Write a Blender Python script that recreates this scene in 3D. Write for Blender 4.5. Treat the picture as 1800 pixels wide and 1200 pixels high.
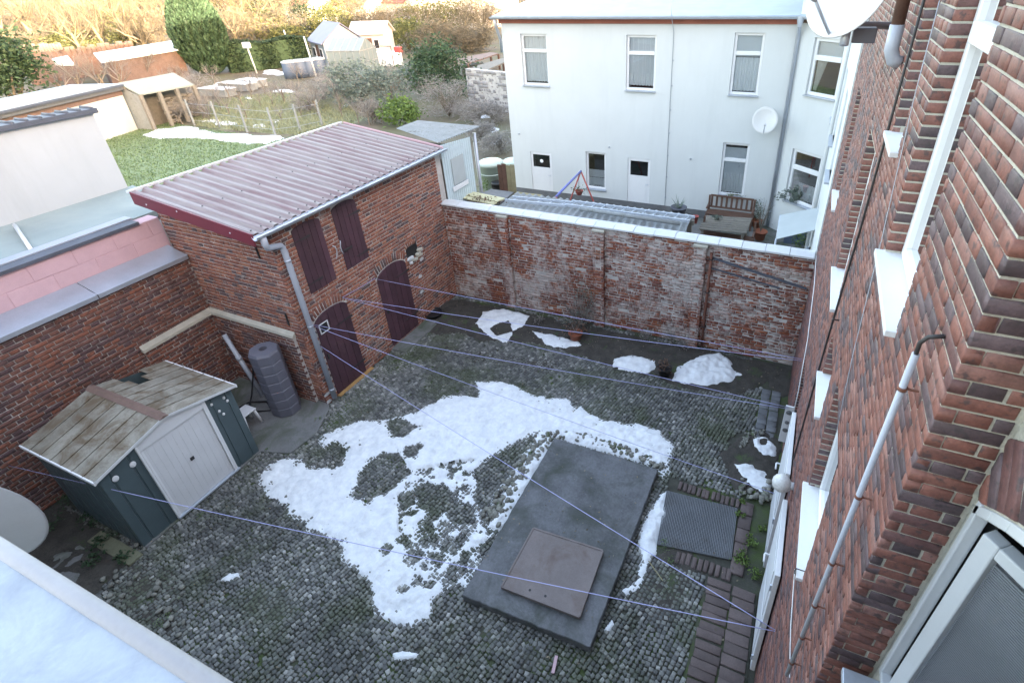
import bpy, math, random
import numpy as np
from mathutils import Vector, Matrix
S = bpy.context.scene
for o in list(bpy.data.objects): bpy.data.objects.remove(o)
col = S.collection
rng = np.random.default_rng(7); random.seed(7)
# ------------------------------------------------------------------ camera
PITCH, ROLL, YAW = map(math.radians, (30.23, 1.84, 23.8))
FPX, CX, CY = 932.1, 1018.7, 498.7           # focal length and principal point, in pixels of an 1800x1200 frame
CAMZ = 7.5
cp, sp, cr, sr, ca, sa = math.cos(PITCH), math.sin(PITCH), math.cos(ROLL), math.sin(ROLL), math.cos(YAW), math.sin(YAW)
_F = np.array([0, cp, -sp]); _R = np.array([1., 0, 0]); _D = np.array([0, -sp, -cp])
_M = np.array([[ca, -sa, 0], [sa, ca, 0], [0, 0, 1]])
FW = _M @ _F; RT = _M @ (cr*_R + sr*_D); DN = _M @ (-sr*_R + cr*_D)
CAM = np.array([0, 0, CAMZ])
cam = bpy.data.cameras.new('camera'); camo = bpy.data.objects.new('camera', cam); col.objects.link(camo)
cam.sensor_width = 36; cam.lens = FPX/1800*36
cam.shift_x = -(CX-900)/1800; cam.shift_y = -(600-CY)/1800
cam.clip_start = .05; cam.clip_end = 2000
camo.matrix_world = Matrix(((RT[0], -DN[0], -FW[0], 0), (RT[1], -DN[1], -FW[1], 0), (RT[2], -DN[2], -FW[2], CAMZ), (0, 0, 0, 1)))
cam.dof.use_dof = True; cam.dof.focus_distance = 9.5; cam.dof.aperture_fstop = 6.3
S.camera = camo
# ------------------------------------------------------------------ light
SUN_EL = math.radians(8.0); SUN_AZ = math.atan2(.93, -.37)      # low winter sun, behind the row of houses on the right
w = bpy.data.worlds.new('World'); S.world = w; w.use_nodes = True
nt = w.node_tree; bg = nt.nodes['Background']
sky = nt.nodes.new('ShaderNodeTexSky'); sky.sky_type = 'NISHITA'; sky.sun_disc = False
sky.sun_elevation = SUN_EL; sky.sun_rotation = SUN_AZ; sky.air_density = 1.0; sky.dust_density = 3.0; sky.ozone_density = 1.0
nt.links.new(sky.outputs[0], bg.inputs[0]); bg.inputs[1].default_value = .15
sl = bpy.data.lights.new('sun', 'SUN'); sl.energy = 2.2; sl.angle = math.radians(.5); sl.color = (1, .88, .68)
so = bpy.data.objects.new('sun', sl); col.objects.link(so)
sd = Vector((math.cos(SUN_EL)*math.sin(SUN_AZ), math.cos(SUN_EL)*math.cos(SUN_AZ), math.sin(SUN_EL)))
so.rotation_euler = sd.to_track_quat('Z', 'Y').to_euler()
S.view_settings.view_transform = 'Standard'; S.view_settings.look = 'None'; S.view_settings.gamma = 1
S.view_settings.use_curve_mapping = False; S.view_settings.exposure = 3.98
S.view_settings.use_white_balance = True; S.view_settings.white_balance_temperature = 7550; S.view_settings.white_balance_tint = 18
S.render.engine = 'CYCLES'; S.render.resolution_x = 1024; S.render.resolution_y = 682
S.cycles.max_bounces = 5; S.cycles.transparent_max_bounces = 24

# ------------------------------------------------------------------ survey helpers: photograph measurement -> metres on a known plane
def ray(x, y): return FW + RT*(x-CX)/FPX + DN*(y-CY)/FPX
def gz(x, y, z=0.): d = ray(x, y); return CAM + d*((z-CAMZ)/d[2])
def gx(x, y, X): d = ray(x, y); return CAM + d*(X/d[0])
def gy(x, y, Y): d = ray(x, y); return CAM + d*(Y/d[1])
def gpl(x, y, P, n): d = ray(x, y); n = np.array(n, float); return CAM + d*(n @ (np.array(P)-CAM))/(n @ d)
def proj(P):
    v = np.asarray(P)-CAM; z = v @ FW
    return CX+FPX*(v @ RT)/z, CY+FPX*(v @ DN)/z, z

# ------------------------------------------------------------------ materials
def N(t, typ, **kw):
    n = t.nodes.new('ShaderNode'+typ)
    for k, v in kw.items():
        if hasattr(n, k): setattr(n, k, v)
        else: n.inputs[k.replace('_', ' ')].default_value = v
    return n
def new_mat(name):
    m = bpy.data.materials.new(name); m.use_nodes = True; t = m.node_tree
    return m, t, t.nodes['Principled BSDF']
def pos(t): return t.nodes.new('ShaderNodeNewGeometry').outputs['Position']
def noise(t, scale, detail=4, rough=.6, vec=None, dist=0):
    n = N(t, 'TexNoise', Scale=scale, Detail=detail, Roughness=rough, Distortion=dist)
    t.links.new(vec or pos(t), n.inputs['Vector']); return n.outputs['Fac']
def ramp(t, fac, stops, interp='LINEAR'):
    r = t.nodes.new('ShaderNodeValToRGB'); e = r.color_ramp.elements; r.color_ramp.interpolation = interp
    while len(e) < len(stops): e.new(.5)
    for i, (p, c) in enumerate(stops):
        e[i].position = p; e[i].color = (c, c, c, 1) if isinstance(c, (int, float)) else (*c, 1)
    t.links.new(fac, r.inputs[0]); return r.outputs[0]
def mix(t, fac, a, b, mode='MIX'):
    m = t.nodes.new('ShaderNodeMix'); m.data_type = 'RGBA'; m.blend_type = mode
    for s, v in ((m.inputs[0], fac), (m.inputs[6], a), (m.inputs[7], b)):
        if isinstance(v, (int, float)): s.default_value = v
        elif isinstance(v, tuple): s.default_value = (*v, 1)
        else: t.links.new(v, s)
    return m.outputs[2]
def math_(t, op, a, b=0.):
    m = t.nodes.new('ShaderNodeMath'); m.operation = op
    for s, v in zip(m.inputs, (a, b)):
        if isinstance(v, (int, float)): s.default_value = v
        else: t.links.new(v, s)
    return m.outputs[0]
def bump(t, b, h, strength=.3, dist=.01):
    n = N(t, 'Bump', Strength=strength, Distance=dist); t.links.new(h, n.inputs['Height']); t.links.new(n.outputs[0], b.inputs['Normal'])
def rnd(t):
    a = t.nodes.new('ShaderNodeObjectInfo').outputs['Random']; g = t.nodes.new('ShaderNodeNewGeometry').outputs['Random Per Island']
    return math_(t, 'FRACT', math_(t, 'ADD', a, g))
def scl(c, k): return tuple(min(1, x*k) for x in c)
def M_(name, c, rough=.75, var=.25, scale=4., fine=60., bmp=.15, metal=0., stain=None, stain_th=(.55, .7), stain_scale=1.5, isl=0., spec=.5, streak=None, speck=None):
    """plain surface with blotchy colour, fine grain, optional stains of their own shape"""
    m, t, b = new_mat(name)
    f = noise(t, scale, 5, .65)
    c1 = ramp(t, f, [(.3, scl(c, 1-var)), (.7, scl(c, 1+var))])
    f2 = noise(t, fine, 3, .6)
    c1 = mix(t, .35, c1, ramp(t, f2, [(.3, scl(c, 1-var)), (.7, scl(c, 1+var))]))
    if isl: c1 = mix(t, 1., c1, ramp(t, rnd(t), [(0, 1-isl), (1, 1.)]), 'MULTIPLY')
    if stain:
        vec = None
        if streak:
            mp = t.nodes.new('ShaderNodeMapping'); mp.inputs['Scale'].default_value = streak; t.links.new(pos(t), mp.inputs[0]); vec = mp.outputs[0]
        s = ramp(t, noise(t, stain_scale, 6, .7, vec, dist=.5 if not streak else 0), [(stain_th[0], 0.), (stain_th[1], 1.)])
        c1 = mix(t, s, c1, stain)
    if speck: c1 = mix(t, ramp(t, noise(t, 32, 3, .8), [(.70, 0.), (.74, .8)]), c1, speck)
    t.links.new(c1, b.inputs['Base Color']); b.inputs['Roughness'].default_value = rough; b.inputs['Metallic'].default_value = metal
    b.inputs['Specular IOR Level'].default_value = spec
    if bmp: bump(t, b, f2, bmp, .01)
    return m
def brick_mat(name, cols, lime=None, lime_th=(.6, .72), lime_scale=1.1, dark=.25, orange=None, rough=.85, spec=.3):
    m, t, b = new_mat(name); r = rnd(t)
    k = len(cols); c = ramp(t, r, [(i/k, cc) for i, cc in enumerate(cols)], 'CONSTANT')
    c = mix(t, .8, c, ramp(t, noise(t, 14, 5, .7), [(.3, .62), (.7, 1.25)]), 'MULTIPLY')
    c = mix(t, .6, c, ramp(t, noise(t, 90, 3, .7), [(.3, .7), (.7, 1.2)]), 'MULTIPLY')
    if dark: c = mix(t, math_(t, 'MULTIPLY', ramp(t, noise(t, 22, 3), [(.56, 0.), (.66, 1.)]), dark*2.5), c, (.045, .035, .038))
    if orange:
        s = ramp(t, noise(t, 1.3, 5, .8), [(.55, 0.), (.62, 1.)])
        c = mix(t, math_(t, 'MULTIPLY', s, .75), c, mix(t, ramp(t, r, [(0, 0.), (1, 1.)]), orange, scl(orange, .55)))
    if lime:
        s = ramp(t, math_(t, 'ADD', noise(t, lime_scale, 6, .75, dist=.4), math_(t, 'MULTIPLY', noise(t, 7, 4, .8), .55)), [(lime_th[0]+.27, 0.), (lime_th[1]+.30, 1.)])
        c = mix(t, math_(t, 'MULTIPLY', s, .68), c, lime)
    t.links.new(c, b.inputs['Base Color']); b.inputs['Roughness'].default_value = rough; b.inputs['Specular IOR Level'].default_value = spec
    bump(t, b, noise(t, 70, 4, .7), .5, .006); return m
def leaf_mat(name, c, var=.45):
    m, t, b = new_mat(name)
    cc = ramp(t, rnd(t), [(0, scl(c, 1-var)), (.6, c), (1, scl(c, 1+var))])
    t.links.new(cc, b.inputs['Base Color']); b.inputs['Roughness'].default_value = .6
    b.inputs['Specular IOR Level'].default_value = .3
    tr = t.nodes.new('ShaderNodeBsdfTranslucent'); t.links.new(cc, tr.inputs[0])
    mx = t.nodes.new('ShaderNodeMixShader'); mx.inputs[0].default_value = .3
    t.links.new(b.outputs[0], mx.inputs[1]); t.links.new(tr.outputs[0], mx.inputs[2]); t.links.new(mx.outputs[0], t.nodes['Material Output'].inputs[0]); return m
def glass_mat(name, tint=(.93, .96, .97), rough=.02):
    m, t, b = new_mat(name); t.nodes.remove(b)
    tr = t.nodes.new('ShaderNodeBsdfTransparent'); tr.inputs[0].default_value = (*tint, 1)
    gl = t.nodes.new('ShaderNodeBsdfGlossy'); gl.inputs['Roughness'].default_value = rough
    fr = N(t, 'Fresnel', IOR=1.5); mx = t.nodes.new('ShaderNodeMixShader')
    t.links.new(math_(t, 'MINIMUM', math_(t, 'ADD', fr.outputs[0], .05), 1.), mx.inputs[0])
    t.links.new(tr.outputs[0], mx.inputs[1]); t.links.new(gl.outputs[0], mx.inputs[2]); t.links.new(mx.outputs[0], t.nodes['Material Output'].inputs[0]); return m
MT = dict(
    soil=M_('garden_soil', (.13, .105, .075), .95, .5, .5, 9, .6, stain=(.115, .115, .065), stain_th=(.45, .6), stain_scale=.25),
    bed=M_('joint_sand_and_moss', (.050, .050, .040), .95, .4, 6, 50, .6, stain=(.048, .072, .020), stain_th=(.46, .6), stain_scale=1.1),
    dirt=M_('dark_bed_soil', (.050, .044, .038), .95, .5, 5, 40, .9, stain=(.05, .075, .03), stain_th=(.58, .68), stain_scale=2.2),
    concrete=M_('old_concrete', (.15, .15, .15), .85, .3, 3, 40, .3, stain=(.07, .085, .055), stain_th=(.46, .66), stain_scale=1.3, speck=(.28, .28, .26)),
    slab=M_('weathered_slab', (.10, .103, .112), .7, .55, 2.0, 30, .4, stain=(.038, .045, .036), stain_th=(.46, .68), stain_scale=1.5, speck=(.30, .30, .30)),
    lid=M_('rusty_lid', (.165, .138, .134), .7, .22, 3, 50, .25, stain=(.11, .075, .062), stain_th=(.5, .75), stain_scale=2., speck=(.33, .30, .27)),
    snow=None,
    plaster=M_('white_plaster', (.575, .60, .61), .9, .035, 1.2, 120, .12, stain=(.535, .56, .57), stain_th=(.50, .80), stain_scale=1.4, streak=(1.6, 1.6, .22)),
    plaster2=M_('cream_plaster', (.56, .56, .54), .9, .12, 1.2, 60, .12, stain=(.50, .47, .43), stain_th=(.6, .75), stain_scale=.5),
    pvc=M_('white_pvc', (.70, .71, .73), .35, .03, 4, 80, 0), white=M_('white_paint', (.60, .61, .63), .5, .06, 3, 70, .05, stain=(.62, .62, .64), stain_th=(.62, .8), stain_scale=3),
    coping=M_('white_coping', (.55, .565, .58), .6, .08, 3, 60, .1, isl=.08, stain=(.5, .5, .48), stain_th=(.64, .75), stain_scale=5),
    mortar=M_('grey_mortar', (.46, .43, .41), .95, .3, 5, 80, .5), mortar_d=M_('sooty_mortar', (.30, .27, .26), .95, .35, 4, 80, .5, stain=(.50, .47, .45), stain_th=(.48, .6), stain_scale=3),
    mortar_l=M_('light_mortar', (.42, .40, .345), .95, .2, 5, 90, .7),
    zinc=M_('weathered_zinc', (.40, .44, .50), .42, .15, 2, 60, .08, metal=.55), zinc_l=M_('pale_galvanised', (.50, .55, .62), .40, .12, 3, 60, .05, metal=.45),
    lead=M_('dark_roof_edge', (.075, .085, .11), .6, .25, 4, 60, .15),
    tar=M_('pale_bitumen', (.235, .285, .285), .9, .14, 1.0, 90, .25, stain=(.29, .33, .32), stain_th=(.5, .75), stain_scale=.5),
    slate=M_('blue_grey_roofing', (.33, .385, .44), .7, .15, 1.5, 60, .15), pink=M_('pink_render', (.56, .37, .41), .9, .10, 2.5, 70, .2, isl=.06),
    redroof=M_('faded_red_sheet', (.175, .105, .11), .5, .2, 1.6, 40, .08, stain=(.235, .20, .195), stain_th=(.36, .60), stain_scale=2.6, streak=(.3, 5.2, .3)),  # redroof: dirt streaks near rib spacing, also painted to strengthen weak rib shading
    fascia=M_('oxblood_fascia', (.145, .018, .032), .45, .12, 4, 60, .05), maroon=M_('maroon_boards', (.080, .034, .048), .6, .3, 3, 50, .2, isl=.35, stain=(.10, .055, .058), stain_th=(.58, .75), stain_scale=2.5),
    iron=M_('black_iron', (.03, .028, .03), .6, .3, 8, 80, .2), rust=M_('rusty_pipe', (.16, .06, .04), .8, .4, 12, 90, .4),
    teal=M_('teal_steel', (.062, .092, .103), .45, .15, 3, 60, .06), tinroof=M_('lichened_tin', (.265, .245, .205), .8, .32, 2.2, 40, .25, stain=(.125, .088, .055), stain_th=(.42, .62), stain_scale=2.6, isl=.12),
    ridge=M_('brown_ridge', (.17, .105, .085), .75, .3, 5, 60, .2), tank=M_('slate_plastic', (.115, .118, .150), .5, .10, 4, 120, .15),
    pipe=M_('grey_pvc_pipe', (.36, .39, .45), .42, .06, 3, 70, .03), plank=M_('weathered_plank', (.30, .265, .16), .85, .25, 6, 60, .3, isl=.2),
    wood=M_('brown_wood', (.135, .07, .05), .65, .3, 7, 60, .2, isl=.2), grey_wood=M_('grey_wood', (.20, .18, .155), .85, .25, 6, 60, .3, isl=.25),
    asb=M_('grey_fibre_cement', (.24, .255, .26), .9, .25, 3, 60, .3, stain=(.14, .145, .13), stain_th=(.55, .7), stain_scale=3), paleblue=M_('pale_blue_sheet', (.46, .56, .60), .6, .1, 3, 60, .08, stain=(.36, .42, .45), stain_th=(.6, .75), stain_scale=3),
    black=M_('black_plastic', (.015, .015, .017), .5, .2, 6, 70, .05), dark=M_('dark_interior', (.02, .02, .024), .9, .2, 3, 50, 0), terracotta=M_('terracotta', (.32, .10, .055), .8, .15, 8, 70, .1),
    curtain=M_('net_curtain', (.80, .81, .84), .9, .05, 5, 200, 0), blind=M_('pale_blind', (.70, .72, .76), .8, .03, 3, 80, 0), green_t=M_('pale_green_plastic', (.50, .60, .55), .5, .06, 4, 70, .03),
    bluem=M_('blue_paint', (.13, .16, .42), .45, .1, 5, 60, 0), redm=M_('red_paint', (.40, .08, .07), .5, .1, 5, 60, 0), cloth=M_('grey_awning', (.38, .42, .43), .9, .06, 4, 150, .15),
    line=M_('lavender_line', (.36, .37, .62), .6, .05, 5, 60, 0), bark=M_('grey_bark', (.16, .135, .11), .9, .3, 6, 60, .4), barkg=M_('lit_bark', (.19, .15, .09), .9, .3, 6, 60, .3), twig=leaf_mat('pale_twigs', (.19, .16, .115), .4), twigd=leaf_mat('grey_twigs', (.29, .265, .25), .35),  # lit_bark: warm sunlight put into the bark colour of the golden trees
    cypress=leaf_mat('cypress_foliage', (.052, .100, .058)), leaf=leaf_mat('dark_evergreen_leaves', (.052, .095, .050)), sage=leaf_mat('grey_green_leaves', (.17, .21, .18), .35), lime_leaf=leaf_mat('light_green_leaves', (.13, .20, .055)), hedge=leaf_mat('hedge_leaves', (.036, .066, .038)), goldleaf=leaf_mat('olive_leaves', (.14, .15, .06)), dead=leaf_mat('dead_leaves', (.16, .10, .075)), grass=leaf_mat('grass_blades', (.14, .20, .09)),
    lawn=M_('lawn_turf', (.15, .20, .10), .95, .3, 1.2, 12, .5), meadow=M_('rough_meadow', (.20, .21, .13), .95, .35, .7, 8, .6), glass=glass_mat('window_glass'), glassd=glass_mat('dark_glass', (.5, .55, .6)), ghglass=M_('milky_greenhouse_sheet', (.19, .23, .24), .25, .05, 2, 40, 0),
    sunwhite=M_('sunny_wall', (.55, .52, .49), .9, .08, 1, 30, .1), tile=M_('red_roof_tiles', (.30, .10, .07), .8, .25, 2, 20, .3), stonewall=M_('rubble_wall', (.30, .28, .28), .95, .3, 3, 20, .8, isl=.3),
    paver=M_('brown_paver', (.125, .092, .088), .85, .3, 5, 60, .4, isl=.35), kerb=M_('grey_paver', (.15, .155, .165), .85, .25, 5, 60, .3, isl=.3), rock=M_('pale_rubble', (.25, .245, .215), .9, .3, 9, 60, .5, isl=.45, stain=(.06, .085, .035), stain_th=(.54, .64), stain_scale=5),
    barrel=M_('blue_barrel', (.075, .105, .16), .5, .12, 3, 50, 0), dishm=M_('dish_enamel', (.42, .43, .46), .4, .06, 4, 60, 0), dishw=M_('white_dish', (.62, .61, .60), .4, .04, 4, 60, 0))
def cobble_mat():
    m, t, b = new_mat('granite_sett'); r = rnd(t)
    c = ramp(t, r, [(0, (.075, .076, .075)), (.35, (.125, .126, .122)), (.7, (.17, .17, .162)), (.92, (.22, .22, .205)), (1, (.34, .335, .32))])
    c = mix(t, .7, c, ramp(t, noise(t, 40, 4, .7), [(.3, .65), (.7, 1.3)]), 'MULTIPLY')
    c = mix(t, .8, c, ramp(t, noise(t, .55, 4, .6), [(.35, .6), (.65, 1.35)]), 'MULTIPLY')
    s = ramp(t, math_(t, 'ADD', noise(t, .9, 6, .7), math_(t, 'MULTIPLY', noise(t, 30, 3), .25)), [(.60, 0.), (.74, 1.)])
    c = mix(t, math_(t, 'MULTIPLY', s, .7), c, (.058, .072, .034))
    t.links.new(c, b.inputs['Base Color']); b.inputs['Roughness'].default_value = .75
    bump(t, b, noise(t, 60, 4, .7), .4, .006); return m
MT['cobble'] = cobble_mat()
def snow_mat():
    m, t, b = new_mat('old_snow')
    c = ramp(t, noise(t, 7, 5, .7), [(.3, (.60, .62, .65)), (.62, (.76, .78, .80))])
    c = mix(t, math_(t, 'MULTIPLY', ramp(t, noise(t, 2.2, 5, .75), [(.52, 0.), (.70, 1.)]), .35), c, (.50, .53, .57))
    c = mix(t, ramp(t, noise(t, 55, 3, .7), [(.70, 0.), (.76, .8)]), c, (.16, .14, .12))
    t.links.new(c, b.inputs['Base Color']); b.inputs['Roughness'].default_value = .8; b.inputs['Specular IOR Level'].default_value = .2
    bump(t, b, noise(t, 28, 5, .65), .5, .02); return m
MT['snow'] = snow_mat()
MT['bk_house'] = brick_mat('violet_clinker', [(.175, .068, .055), (.215, .083, .065), (.135, .062, .060), (.25, .118, .10), (.11, .072, .08), (.19, .072, .056), (.08, .052, .058), (.225, .09, .07)], dark=.30, rough=.60, spec=.5)
MT['bk_shed'] = brick_mat('red_field_brick', [(.30, .12, .080), (.25, .095, .068), (.34, .15, .10), (.20, .09, .075), (.29, .115, .08), (.13, .085, .085), (.32, .13, .09), (.26, .11, .085)], dark=.22, lime=(.42, .37, .35), lime_th=(.60, .84))
MT['bk_back'] = brick_mat('old_limewashed_brick', [(.27, .085, .050), (.22, .070, .048), (.31, .105, .06), (.17, .07, .055), (.25, .085, .055), (.20, .075, .06)], dark=.2, lime=(.50, .465, .44), lime_th=(.47, .58), lime_scale=.8, orange=(.36, .125, .06))
MT['bk_side'] = brick_mat('sooty_brown_brick', [(.175, .085, .072), (.21, .092, .07), (.145, .08, .077), (.25, .10, .07), (.125, .075, .078), (.19, .086, .068)], dark=.3, lime=(.33, .31, .30), lime_th=(.72, .82))
MT['ruin'] = M_('ruined_brick', (.17, .115, .10), .95, .35, 1.5, 12, .6, stain=(.19, .105, .08), stain_th=(.52, .64), stain_scale=.6)

# ------------------------------------------------------------------ objects and meshes
def tag(o, label=None, cat=None, group=None, kind=None):
    if label: o['label'] = label
    if cat: o['category'] = cat
    if group: o['group'] = group
    if kind: o['kind'] = kind
    return o
def empty(name, loc, label, cat, group=None):
    o = bpy.data.objects.new(name, None); o.location = loc; o.empty_display_size = .2; col.objects.link(o); return tag(o, label, cat, group)
def link(name, me, parent=None, kind=None):
    o = bpy.data.objects.new(name, me); col.objects.link(o)
    if parent:
        o.parent = parent
        if parent.type == 'EMPTY': o.matrix_parent_inverse = Matrix.Translation(-Vector(parent.location))
    if kind: o['kind'] = kind
    return o
def np_mesh(name, V, Fq, mat, smooth=False):
    me = bpy.data.meshes.new(name); V = np.asarray(V, np.float32); Fq = np.asarray(Fq, np.int32); k = Fq.shape[1]
    me.vertices.add(len(V)); me.vertices.foreach_set('co', V.ravel())
    me.loops.add(Fq.size); me.loops.foreach_set('vertex_index', Fq.ravel())
    me.polygons.add(len(Fq)); me.polygons.foreach_set('loop_start', np.arange(0, Fq.size, k, dtype=np.int32))
    if smooth: me.polygons.foreach_set('use_smooth', np.ones(len(Fq), bool))
    me.materials.append(mat); me.update(calc_edges=True); me.validate(); return me
class MB:
    def __init__(s): s.v = []; s.f = []
    def add(s, v, f):
        n = len(s.v); s.v += [tuple(map(float, p)) for p in v]; s.f += [tuple(i+n for i in q) for q in f]; return s
    def quad(s, a, b, c, d): return s.add([a, b, c, d], [(0, 1, 2, 3)])
    def poly(s, pts): return s.add(pts, [tuple(range(len(pts)))])
    def box(s, lo, hi):
        (a, b, c), (d, e, f) = lo, hi
        return s.add([(a, b, c), (d, b, c), (d, e, c), (a, e, c), (a, b, f), (d, b, f), (d, e, f), (a, e, f)],
                     [(0, 3, 2, 1), (4, 5, 6, 7), (0, 1, 5, 4), (1, 2, 6, 5), (2, 3, 7, 6), (3, 0, 4, 7)])
    def obox(s, c, ax, half):
        """box at c, axes ax (3 vectors), half sizes"""
        c = np.array(c, float); A = [np.array(a, float)*h for a, h in zip(ax, half)]
        vs = [c+i*A[0]+j*A[1]+k*A[2] for k in (-1, 1) for i, j in ((-1, -1), (1, -1), (1, 1), (-1, 1))]
        return s.add(vs, [(0, 3, 2, 1), (4, 5, 6, 7), (0, 1, 5, 4), (1, 2, 6, 5), (2, 3, 7, 6), (3, 0, 4, 7)])
    def prism(s, pts, ext):
        """polygon pts extruded by the vector ext"""
        n = len(pts); e = np.array(ext, float); a = [np.array(p, float) for p in pts]
        s.add(a+[p+e for p in a], [tuple(range(n))[::-1], tuple(range(n, 2*n))]+[(i, (i+1) % n, n+(i+1) % n, n+i) for i in range(n)]); return s
    def tube(s, path, r, n=8, cap=True):
        P = [np.array(p, float) for p in path]; R = r if isinstance(r, (list, tuple, np.ndarray)) else [r]*len(P); k0 = len(s.v); prev = None
        for i, p in enumerate(P):
            d = P[min(i+1, len(P)-1)]-P[max(i-1, 0)]; d = d/(np.linalg.norm(d)+1e-9)
            if prev is None: a = np.cross(d, (0, 0, 1.) if abs(d[2]) < .9 else (1., 0, 0))
            else: a = prev-d*(prev @ d)
            a /= np.linalg.norm(a)+1e-9; prev = a; b = np.cross(d, a)
            for q in range(n):
                t = 2*math.pi*q/n; s.v.append(tuple(p+R[i]*(a*math.cos(t)+b*math.sin(t))))
        for i in range(len(P)-1):
            for q in range(n): s.f.append((k0+i*n+q, k0+i*n+(q+1) % n, k0+(i+1)*n+(q+1) % n, k0+(i+1)*n+q))
        if cap: s.f.append(tuple(k0+q for q in range(n))[::-1]); s.f.append(tuple(k0+(len(P)-1)*n+q for q in range(n)))
        return s
    def lathe(s, c, prof, n=16, axis=None):
        """prof: (radius, height) pairs about the vertical through c (or about axis = 3x3 frame)"""
        k0 = len(s.v); c = np.array(c, float); A = np.eye(3) if axis is None else np.array(axis, float)
        for r, h in prof:
            for q in range(n):
                t = 2*math.pi*q/n; s.v.append(tuple(c+A[0]*r*math.cos(t)+A[1]*r*math.sin(t)+A[2]*h))
        for i in range(len(prof)-1):
            for q in range(n): s.f.append((k0+i*n+q, k0+i*n+(q+1) % n, k0+(i+1)*n+(q+1) % n, k0+(i+1)*n+q))
        return s
    def mesh(s, name, mat, smooth=False):
        me = bpy.data.meshes.new(name); me.from_pydata(s.v, [], s.f); me.materials.append(mat)
        if smooth: me.polygons.foreach_set('use_smooth', [True]*len(me.polygons))
        me.update(); return me
    def build(s, name, mat, parent=None, smooth=False, bevel=0, kind=None, seg=2):
        o = link(name, s.mesh(name, MT[mat] if isinstance(mat, str) else mat, smooth), parent, kind)
        if bevel:
            b = o.modifiers.new('bevel', 'BEVEL'); b.width = bevel; b.segments = seg; b.limit_method = 'ANGLE'; b.angle_limit = .6
        return o
def auto_smooth(o, ang=40):
    me = o.data; me.polygons.foreach_set('use_smooth', [True]*len(me.polygons))
    try: me.set_sharp_from_angle(angle=math.radians(ang))
    except Exception: pass
    return o
X3 = np.array([1., 0, 0]); Y3 = np.array([0, 1., 0]); Z3 = np.array([0, 0, 1.])

# ---- bricks: every brick its own block, the largest in view as objects, the rest joined
def course_layout(W, Hh, L, ch, j, blocked=None, topfn=None, v_start=0., seed=0, bond='block', runout=.0):
    r = np.random.default_rng(seed); out = []; Ls = L+j; k = 0; v0 = v_start
    while v0 < Hh-.02:
        v1 = min(v0+ch-j, Hh); vm = (v0+v1)/2
        if bond == 'block': head = (k % 2 == 1); off = -Ls/4 if head else 0.
        elif bond == 'run': head = False; off = -Ls/2*(k % 2)
        else: head = (k % 3 == 2) or r.random() < .12; off = -Ls*r.random()
        p = Ls/2 if head else Ls
        iv = [(0., W)]
        for a, b in (blocked(vm) if blocked else []):
            nv = []
            for c, d in iv:
                if b <= c or a >= d: nv.append((c, d)); continue
                if a > c: nv.append((c, a))
                if b < d: nv.append((b, d))
            iv = nv
        for c, d in iv:
            n0 = math.floor((c-off)/p); u = off+n0*p
            while u < d:
                ua, ub = max(u, c), min(u+p-j, d)
                if ub-ua > .035:
                    um = (ua+ub)/2
                    if topfn is None or v1 < topfn(um): out.append((um, vm, ub-ua, v1-v0))
                u += p
        v0 += ch; k += 1
    return np.array(out) if out else np.zeros((0, 4))
BRICK_F = np.array([(0, 1, 5, 4), (1, 2, 6, 5), (2, 3, 7, 6), (3, 0, 4, 7), (4, 5, 9, 8), (5, 6, 10, 9), (6, 7, 11, 10), (7, 4, 8, 11), (8, 9, 10, 11)])
SGN = np.array([(-1, -1), (1, -1), (1, 1), (-1, 1)], float)
def brick_verts(w, h, depth, ch, jit, r):
    """local verts (n,12,3): x along course, y outwards (0 = face), z up"""
    n = len(w); V = np.zeros((n, 12, 3))
    for k in range(4):
        sx, sz = SGN[k]
        V[:, k] = np.stack([sx*w/2, np.full(n, -depth), sz*h/2], 1)
        V[:, 4+k] = np.stack([sx*w/2, np.full(n, -ch), sz*h/2], 1)
        V[:, 8+k] = np.stack([sx*(w/2-ch), np.zeros(n), sz*(h/2-ch)], 1)
    V[:, 4:] += r.normal(0, jit, (n, 8, 3))*np.array([1, .5, .6]); V[:, :, 1] += r.normal(0, jit*1.3, (n, 1)); return V
_shared = {}
def brick_shared(w, h, depth, ch, jit, mat, name):
    key = (round(w/.01), round(h/.005), mat, random.randrange(3))
    if key not in _shared:
        V = brick_verts(np.array([w]), np.array([h]), depth, ch, jit, rng)[0]; _shared[key] = np_mesh(name, V, BRICK_F, MT[mat])
    return _shared[key]
def in_frame(P, m=0):
    x, y, z = proj(P); return (x > -m) & (x < 1800+m) & (y > -m) & (y < 1200+m) & (z > .1), z
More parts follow.
